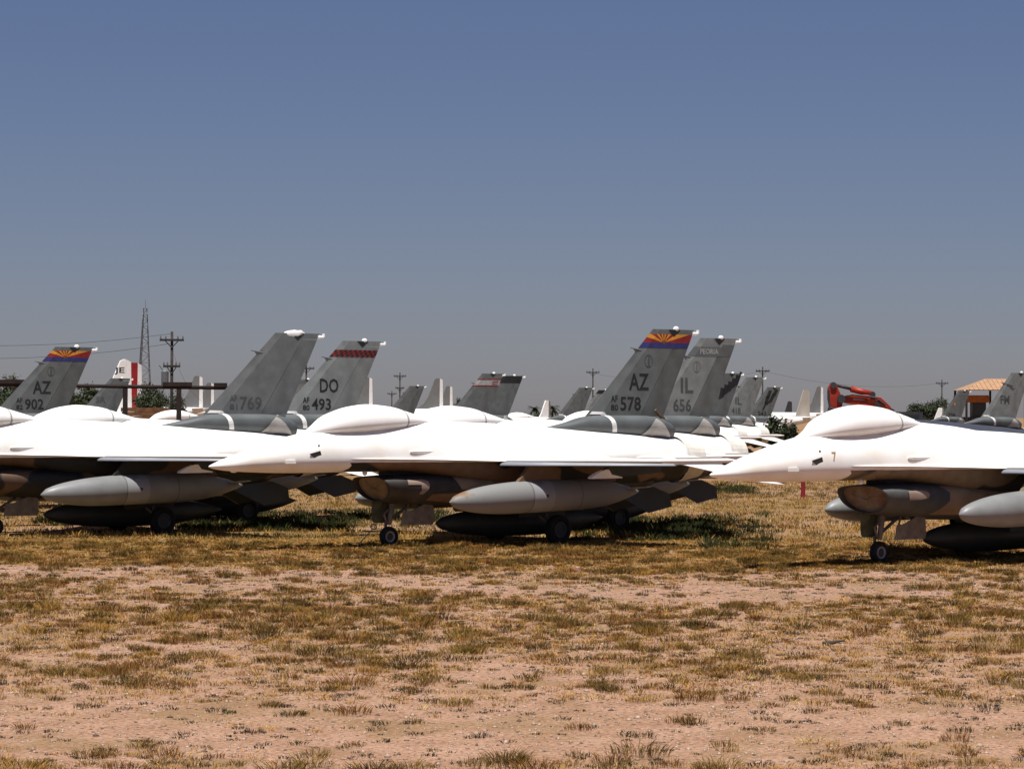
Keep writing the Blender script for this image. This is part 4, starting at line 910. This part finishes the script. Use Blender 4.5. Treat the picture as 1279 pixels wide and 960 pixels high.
# ------------------------------------------------------------------ other stored aircraft far behind
M['wgrey'] = mat('pale grey aircraft paint', (.24, .245, .24), .5, .08, .5)
M['ctan'] = mat('cream aircraft paint', (.60, .54, .46), .5, .08, .5)
M['redp'] = mat('red rudder paint', (.42, .02, .025), .5, .1, 1)
M['darkfin'] = mat('dark fin paint', (.05, .05, .06), .6, .1, 1)
def transport(px, ytop, d, hfin, th, label, finm='wgrey', rudm='white', fusm='white', rounded=False, fillet=True, name='stored_transport_plane', cat='transport plane', L_=None, code=None, band_=None):
    p = at(px, ytop, d); s = p.z/hfin; r = empty(name, (p.x, p.y, 0), R(th)); tag(r, label, cat, 'other stored aircraft')
    # local: x aft, fin trailing edge at x = 0
    rf = 1.55*s*hfin/9.5; zc = 2.3*s*hfin/9.5; LN = (L_ or 26)*s*hfin/9.5
    v = []; f = []; n = 18; K = 24
    for k in range(K):
        q = k/(K-1); x = -LN+q*(LN+1.0); rr = rf*min(1, math.sqrt(max(.002, q/.12)) if q < .12 else 1)*(1 if q < .6 else 1-.85*((q-.6)/.4)**1.4); zz = zc+(0 if q < .6 else rf*.75*((q-.6)/.4)**1.4)
        for i_ in range(n): a_ = 2*math.pi*i_/n; v.append((x, rr*math.cos(a_), zz+rr*math.sin(a_)))
    for k in range(K-1):
        for i_ in range(n): a_ = k*n+i_; b_ = k*n+(i_+1) % n; f.append((a_, a_+n, b_+n, b_))
    f.append(list(range(n))); f.append(list(range((K-1)*n, K*n))[::-1]); from_data('fuselage', v, f, M[fusm], r, True)
    h = p.z; zr = zc+rf*.8; hh = h-zr; ch = hh*.45; te = lambda z: .0-.0*z
    pts = []
    if fillet: pts += [(-ch*2.6, zr), (-ch*2.0, zr+.07*hh), (-ch*1.5, zr+.22*hh), (-ch*1.15, zr+.45*hh), (-ch*.92, zr+.7*hh)]
    else: pts += [(-ch*1.45, zr)]
    if rounded: pts += [(-ch*.62, zr+.86*hh), (-ch*.5, zr+.97*hh), (-ch*.32, h)]
    else: pts += [(-ch*.66, zr+.97*hh), (-ch*.60, h)]
    pts += [(-ch*.27, h), (-ch*.30, zr)]
    def pl(nm, pts, t_, m, par):
        bm = bmesh.new(); A = [bm.verts.new((x, -t_/2, z)) for x, z in pts]; B = [bm.verts.new((x, t_/2, z)) for x, z in pts]; k_ = len(pts); bm.faces.new(A); bm.faces.new(B[::-1])
        for i_ in range(k_): bm.faces.new((A[i_], B[i_], B[(i_+1) % k_], A[(i_+1) % k_]))
        return from_bm(nm, bm, m, par)
    fo = pl('vertical_fin', pts, .22*s, M[finm], r)
    pl('rudder', [(-ch*.29, zr+.04*hh), (-ch*.26, h-.02), (-ch*.05, h-.05*hh), (0, zr+.04*hh)], .14*s, M[rudm], fo)
    if code:
        P_, T_ = text_tris(code); w_ = ch*.44; h_ = hh*.13; x0 = -ch*.78; z0 = zr+.72*hh
        from_data('tail_code', [(x0+a_*w_, -.115*s, z0+b_*h_) for a_, b_ in P_], T_, M['black'], fo)
    for sy in (-1, 1):
        bm = bmesh.new()
        for (nm_, xa, xb, y0, y1, xa2, xb2, z_) in ((0, -ch*.95, -ch*.05, .1, hh*1.05, -ch*.6, -ch*.1, zr),):
            vs_ = [(xa, sy*y0, z_), (xb, sy*y0, z_), (xb2, sy*y1, z_+.1), (xa2, sy*y1, z_+.1)]
            A = [bm.verts.new((x, y, z-.07*s)) for x, y, z in vs_]; B = [bm.verts.new((x, y, z+.07*s)) for x, y, z in vs_]; bm.faces.new(A); bm.faces.new(B[::-1])
            for i_ in range(4): bm.faces.new((A[i_], B[i_], B[(i_+1) % 4], A[(i_+1) % 4]))
        from_bm('tailplane', bm, M['white'], r)
        bm = bmesh.new(); wl = LN*.5; zw = zc+rf*.3; vs_ = [(-LN*.66, sy*rf*.8, zw), (-LN*.48, sy*rf*.8, zw), (-LN*.52, sy*wl, zw+.3), (-LN*.60, sy*wl, zw+.3)]
        A = [bm.verts.new((x, y, z-.12*s)) for x, y, z in vs_]; B = [bm.verts.new((x, y, z+.12*s)) for x, y, z in vs_]; bm.faces.new(A); bm.faces.new(B[::-1])
        for i_ in range(4): bm.faces.new((A[i_], B[i_], B[(i_+1) % 4], A[(i_+1) % 4]))
        from_bm('wing', bm, M['white'], r)
        for k_ in (.3, .58):
            bm = bmesh.new(); bm_tube(bm, (-LN*.70, sy*wl*k_, zw-.1), (-LN*.56, sy*wl*k_, zw-.05), .42*s, .22*s, 12); from_bm('engine', bm, M['white'], r, True)
        bm = bmesh.new(); bm_tube(bm, (-LN*.55, sy*rf*.8, .45*s), (-LN*.55, sy*rf*.8, zc-rf*.6), .14*s, n=8); bm_tube(bm, (-LN*.55, sy*rf*.8-.2*s, .45*s), (-LN*.55, sy*rf*.8+.2*s, .45*s), .45*s, n=14); from_bm('main_gear', bm, M['rubber'], r)
    bm = bmesh.new(); bm_tube(bm, (-LN*.9, 0, .35*s), (-LN*.9, 0, zc-rf*.6), .1*s, n=8); bm_tube(bm, (-LN*.9, -.15*s, .35*s), (-LN*.9, .15*s, .35*s), .35*s, n=14); from_bm('nose_gear', bm, M['rubber'], r)
    return r
transport(254, 469.5, 640, 11.5, 28, 'far pale tail with curved fillet, left one between pole and tail 769')  # white rudder on a grey fin paints sunlight on the trailing edge
transport(268, 478, 720, 11.5, 28, 'far pale tail with curved fillet, right one just before tail 769')
transport(466, 471, 640, 11.5, 28, 'far pale tail half hidden behind the right edge of tail 493')
transport(554, 472.5, 620, 11.5, 28, 'far pale tail with curved fillet and rudder whitened as if sunlit mid picture, taller of two')
transport(566, 482, 700, 11.5, 28, 'far pale tail with curved fillet mid picture, shorter of two')
transport(1029, 482.5, 640, 11.0, 30, 'far pale tail with curved fillet just left of the red excavator')
transport(1012, 487, 500, 10.0, 30, 'far cream coloured tail left of the excavator', 'ctan', 'ctan', fillet=False)
transport(990, 501, 700, 9.0, 30, 'far small dark tail left of the cream tail', 'darkfin', 'darkfin', fillet=False)
transport(165, 448.5, 260, 8.0, 32, 'far plane with rounded white tail tip lettered JE', 'white', 'white', rounded=True, fillet=False, code='JE')
transport(178, 453, 330, 9.0, 40, 'far plane with a tall red rudder right of the JE tail', 'redp', 'white', fillet=False)
transport(688, 500, 400, 5.2, 40, 'far small white plane in front of the palms', 'white', 'wgrey', name='stored_trainer_plane', cat='small plane', L_=18)
transport(1180, 509, 380, 4.4, 15, 'far small white plane with low tail left of the FM tail', 'white', 'wgrey', name='stored_trainer_plane', cat='small plane', L_=18)

# ------------------------------------------------------------------ excavator
M['exred'] = mat('excavator red paint', (.42, .035, .012), .5, .3, 1.2)
M['exred2'] = mat('excavator highlight red paint', (.55, .10, .03), .5, .3, 1.5)  # lighter copy of the red, paints the boom's highlights
M['exdark'] = mat('excavator dark metal', (.05, .045, .05), .6, .2, 2)
M['exglass'] = mat('cab glass', (.03, .04, .05), .15, .1, 1)
dE = 150.0; o0 = at(1110, 512, dE); r = empty('excavator', (o0.x, o0.y, 0)); tag(r, 'red excavator with folded boom rising behind the right jet', 'excavator')
E = lambda px, py, y=0.: Vector((at(px, py, dE).x-o0.x, y, at(px, py, dE).z))
def slab(name, pts, t_, m, par, y=0.):
    bm = bmesh.new(); A = []; B = []
    for (px, py) in pts: q = E(px, py); A.append(bm.verts.new((q.x, y-t_/2, q.z))); B.append(bm.verts.new((q.x, y+t_/2, q.z)))
    k = len(pts); bm.faces.new(A); bm.faces.new(B[::-1])
    for i_ in range(k): bm.faces.new((A[i_], B[i_], B[(i_+1) % k], A[(i_+1) % k]))
    bmesh.ops.recalc_face_normals(bm, faces=bm.faces); bmesh.ops.bevel(bm, geom=bm.edges[:], offset=.02, segments=1, affect='EDGES')
    return from_bm(name, bm, m, par)
boom = slab('boom', [(1052, 495), (1060, 492.5), (1085, 493), (1100, 496), (1112, 507), (1119, 520), (1110, 520), (1098, 511), (1075, 507), (1055, 503)], .42, M['exred'], r)
slab('lettering_plate', [(1065.5, 497), (1080, 498.5), (1080, 500.2), (1065.5, 499.5)], .44, M['palemark'], boom)
slab('stick', [(1034.5, 484), (1037, 479.5), (1045, 480), (1050, 492), (1053, 500), (1052, 508), (1044, 513), (1037, 509), (1034.5, 497)], .38, M['exred'], r)
bm = bmesh.new(); bm_tube(bm, E(1044, 481, -.02), E(1064, 486, -.02), .07, n=8); bm_tube(bm, E(1063, 485.5, -.02), E(1092, 493, -.02), .16, .16, 10); cyl = from_bm('hydraulic_cylinder', bm, M['exred'], r, True)
bm = bmesh.new(); bm_tube(bm, E(1045, 480.8, -.1), E(1064, 485.5, -.1), .075, n=8); from_bm('piston_rod', bm, M['exdark'], cyl, True)
slab('stick_edge', [(1034.2, 486), (1036, 486), (1037.5, 508), (1036.5, 510), (1034.2, 498)], .42, M['exdark'], r)
for (px_, py_, rr_) in ((1050.5, 498, .22), (1041, 481, .16), (1096, 505, .15), (1113, 515, .2), (1090, 492.5, .14)):
    bm = bmesh.new(); e_ = E(px_, py_); bm_tube(bm, (e_.x, -.28, e_.z), (e_.x, .28, e_.z), rr_, n=14); from_bm('pivot_pin', bm, M['exdark'], r)
bm = bmesh.new(); hp = [E(1055, 494.5, -.26), E(1064, 493.0, -.28), E(1080, 494.5, -.28), E(1094, 497, -.28), E(1106, 506, -.27)]
for a_, b_ in zip(hp, hp[1:]): bm_tube(bm, a_, b_, .045, n=6)
from_bm('hydraulic_hose', bm, M['exdark'], r)
slab('boom_side_plate', [(1084, 497.5), (1099, 500), (1108, 508), (1104, 510), (1094, 505), (1084, 503.5)], .46, M['exred2'], boom)
slab('bucket', [(1036, 508), (1048, 511), (1050, 524), (1040, 528), (1034, 520)], .9, M['exdark'], r)
bm = bmesh.new(); bm_box(bm, (.2, -1.3, 1.0), (3.6, 1.3, 2.5)); from_bm('engine_housing', bm, M['exred'], r)
bm = bmesh.new(); bm_box(bm, (.3, -1.28, 2.5), (1.6, -.3, 3.25)); cab = from_bm('cab', bm, M['exdark'], r)
bm = bmesh.new(); bm_box(bm, (.5, -1.31, 2.6), (1.4, -1.285, 3.1)); from_bm('cab_window', bm, M['exglass'], cab)
for sy in (-1, 1):
    bm = bmesh.new(); bm_tube(bm, (-.6, sy*1.1-.25, .45), (-.6, sy*1.1+.25, .45), .45, n=16); bm_tube(bm, (3.2, sy*1.1-.25, .45), (3.2, sy*1.1+.25, .45), .45, n=16); bm_box(bm, (-.6, sy*1.1-.25, .01), (3.2, sy*1.1+.25, .89)); from_bm('track', bm, M['exdark'], r)
bm = bmesh.new(); bm_tube(bm, (1.3, 0, .85), (1.3, 0, 1.02), .7, n=18); from_bm('turntable', bm, M['exdark'], r)

# ------------------------------------------------------------------ shed with tan roof, orange loader under it
M['roof'] = mat('sun bleached tan roofing', (.50, .29, .16), .8, .12, 2)
M['orangep'] = mat('orange machine paint', (.55, .16, .025), .5, .2, 2)
dS = 260.0; s0 = at(1200, 520, dS); r = empty('open_shed', (s0.x, s0.y, 0)); tag(r, 'open shed with tan pitched roof behind the FM tail', 'shed')
q = lambda px, py: (at(px, py, dS).x-s0.x, at(px, py, dS).z)
A = q(1206, 486.5); Bq = q(1238, 472.5); C2 = q(1300, 472.5); D2 = q(1300, 486.5); dep = 7.0
bm = bmesh.new(); V_ = [bm.verts.new(p_) for p_ in ((A[0], 0, A[1]), (D2[0], 0, D2[1]), (C2[0], dep/2, C2[1]), (Bq[0], dep/2, Bq[1]), (A[0], dep, A[1]), (D2[0], dep, D2[1]))]
bm.faces.new((V_[0], V_[1], V_[2], V_[3])); bm.faces.new((V_[3], V_[2], V_[5], V_[4])); bm.faces.new((V_[0], V_[3], V_[4])); bm.faces.new((V_[1], V_[5], V_[2])); bm.faces.new((V_[0], V_[4], V_[5], V_[1]))
roof = from_bm('roof', bm, M['roof'], r)
for k in range(16):
    x0 = A[0]+(D2[0]-A[0])*k/16; bm = bmesh.new(); xt = max(x0, Bq[0]) if x0 > Bq[0] else Bq[0]
    s_ = min(1, (x0-A[0])/(Bq[0]-A[0])) if x0 < Bq[0] else 1
    if s_ > .05: bm_tube(bm, (x0, 0, A[1]+.03), (x0, dep/2*s_, A[1]+(Bq[1]-A[1])*s_+.03), .04, n=4)
    if s_ > .05: from_bm('roof_rib', bm, M['roof'], roof)
    else: bm.free()
for x in (A[0]+.15, (A[0]+D2[0])/2, D2[0]-.15):
    for y in (.15, dep-.15):
        bm = bmesh.new(); bm_box(bm, (x-.09, y-.09, -.1), (x+.09, y+.09, A[1]-.01)); from_bm('post', bm, M['rust'], r)
l0 = at(1224, 520, 262); r = empty('loader', (l0.x, l0.y+1.5, 0)); tag(r, 'orange loader parked under the tan roofed shed', 'loader')
bm = bmesh.new(); bm_box(bm, (-1.3, -.9, 1.2), (1.5, .9, 3.0)); from_bm('body', bm, M['exdark'], r)
bm = bmesh.new(); bm_box(bm, (-.5, -.8, 3.0), (.7, .8, 4.3)); from_bm('cab', bm, M['exdark'], r)
bm = bmesh.new(); bm_box(bm, (-.9, -.95, 4.3), (1.0, .95, 4.95)); bmesh.ops.bevel(bm, geom=bm.edges[:], offset=.08, segments=2, affect='EDGES'); from_bm('cab_roof', bm, M['orangep'], r)
bm = bmesh.new(); bm_box(bm, (-.4, -.83, 3.2), (.6, -.805, 4.2)); from_bm('cab_window', bm, M['exglass'], r)
bm = bmesh.new(); bm_tube(bm, (-1.2, -1.0, 2.6), (-3.0, -1.0, 1.0), .14, n=8); bm_tube(bm, (-1.2, 1.0, 2.6), (-3.0, 1.0, 1.0), .14, n=8); from_bm('lift_arm', bm, M['orangep'], r)
bm = bmesh.new(); bm_box(bm, (-3.7, -1.3, .2), (-2.9, 1.3, 1.2)); from_bm('bucket', bm, M['exdark'], r)
for x in (-1.0, 1.1):
    for y in (-1.1, 1.1):
        bm = bmesh.new(); bm_tube(bm, (x, y-.22, .7), (x, y+.22, .7), .7, n=18); from_bm('wheel', bm, M['rubber'], r)

# ------------------------------------------------------------------ small things on the ground
M['redpost'] = mat('red painted post', (.36, .02, .03), .6, .15, 3)
x, y = gp(1004, 621); r = empty('marker_post', (x, y, 0)); tag(r, 'short red post standing in grass under right jet nose', 'post')
bm = bmesh.new(); bm_tube(bm, (0, 0, -.05), (0, 0, .95), .085, .085, 12); from_bm('post', bm, M['redpost'], r); bm = bmesh.new(); bm_tube(bm, (0, 0, .95), (0, 0, 1.02), .085, .03, 12); from_bm('cap', bm, M['redpost'], r)
# tie-down rod with ring by the middle jet's nose wheel
x, y = gp(450, 679); r = empty('tie_down_rod', (x, y, 0)); tag(r, 'thin dark tie-down rod with ring beside the middle nose wheel', 'tie-down')
bm = bmesh.new(); bm_tube(bm, (0, 0, .02), (.30, .1, .34), .014, n=6); bm_tube(bm, (-.55, -.05, .02), (0, 0, .02), .012, n=6); from_bm('rod', bm, M['rubber'], r)
bm = bmesh.new(); C_ = [Vector((.33+.065*math.cos(t_), .1, .40+.065*math.sin(t_))) for t_ in frange(0, 2*math.pi, 17)]
for a_, b_ in zip(C_, C_[1:]): bm_tube(bm, a_, b_, .014, n=6)
from_bm('ring', bm, M['rubber'], r)
# bit of dead branch
x, y = gp(1040, 806); bm = bmesh.new(); bm_tube(bm, (-.14, 0, .03), (-.02, .02, .05), .045, .035, 7); bm_tube(bm, (-.02, .02, .05), (.22, .04, .09), .035, .012, 7); bm_tube(bm, (-.05, .01, .05), (-.12, .03, .12), .02, .006, 6); bm_tube(bm, (.10, .03, .06), (.16, -.04, .04), .015, .005, 6)
o = from_bm('dead_branch', bm, M['bark']); o.location = (x, y, 0); o.scale = (.8, .8, .8); tag(o, 'short piece of dead branch lying among the weeds', 'branch')

# stack of rust brown planks showing between the gantry posts
M['plank'] = mat('rust brown planks', (.22, .10, .045), .85, .3, 3)
p = at(182, 508.5, 200); r = empty('plank_stack', (p.x, p.y, 0), R(12)); tag(r, 'stack of rust brown planks beyond the gantry under the green tree', 'plank stack')
n = 12; th_ = p.z/n
for k in range(n):
    for j in range(3):
        bm = bmesh.new(); o_ = random.uniform(-.25, .25); bm_box(bm, (-1.5+o_, -.75+.5*j, k*th_), (1.5+o_, -.75+.5*j+.46, (k+1)*th_-.02)); from_bm('plank', bm, M['plank'], r)
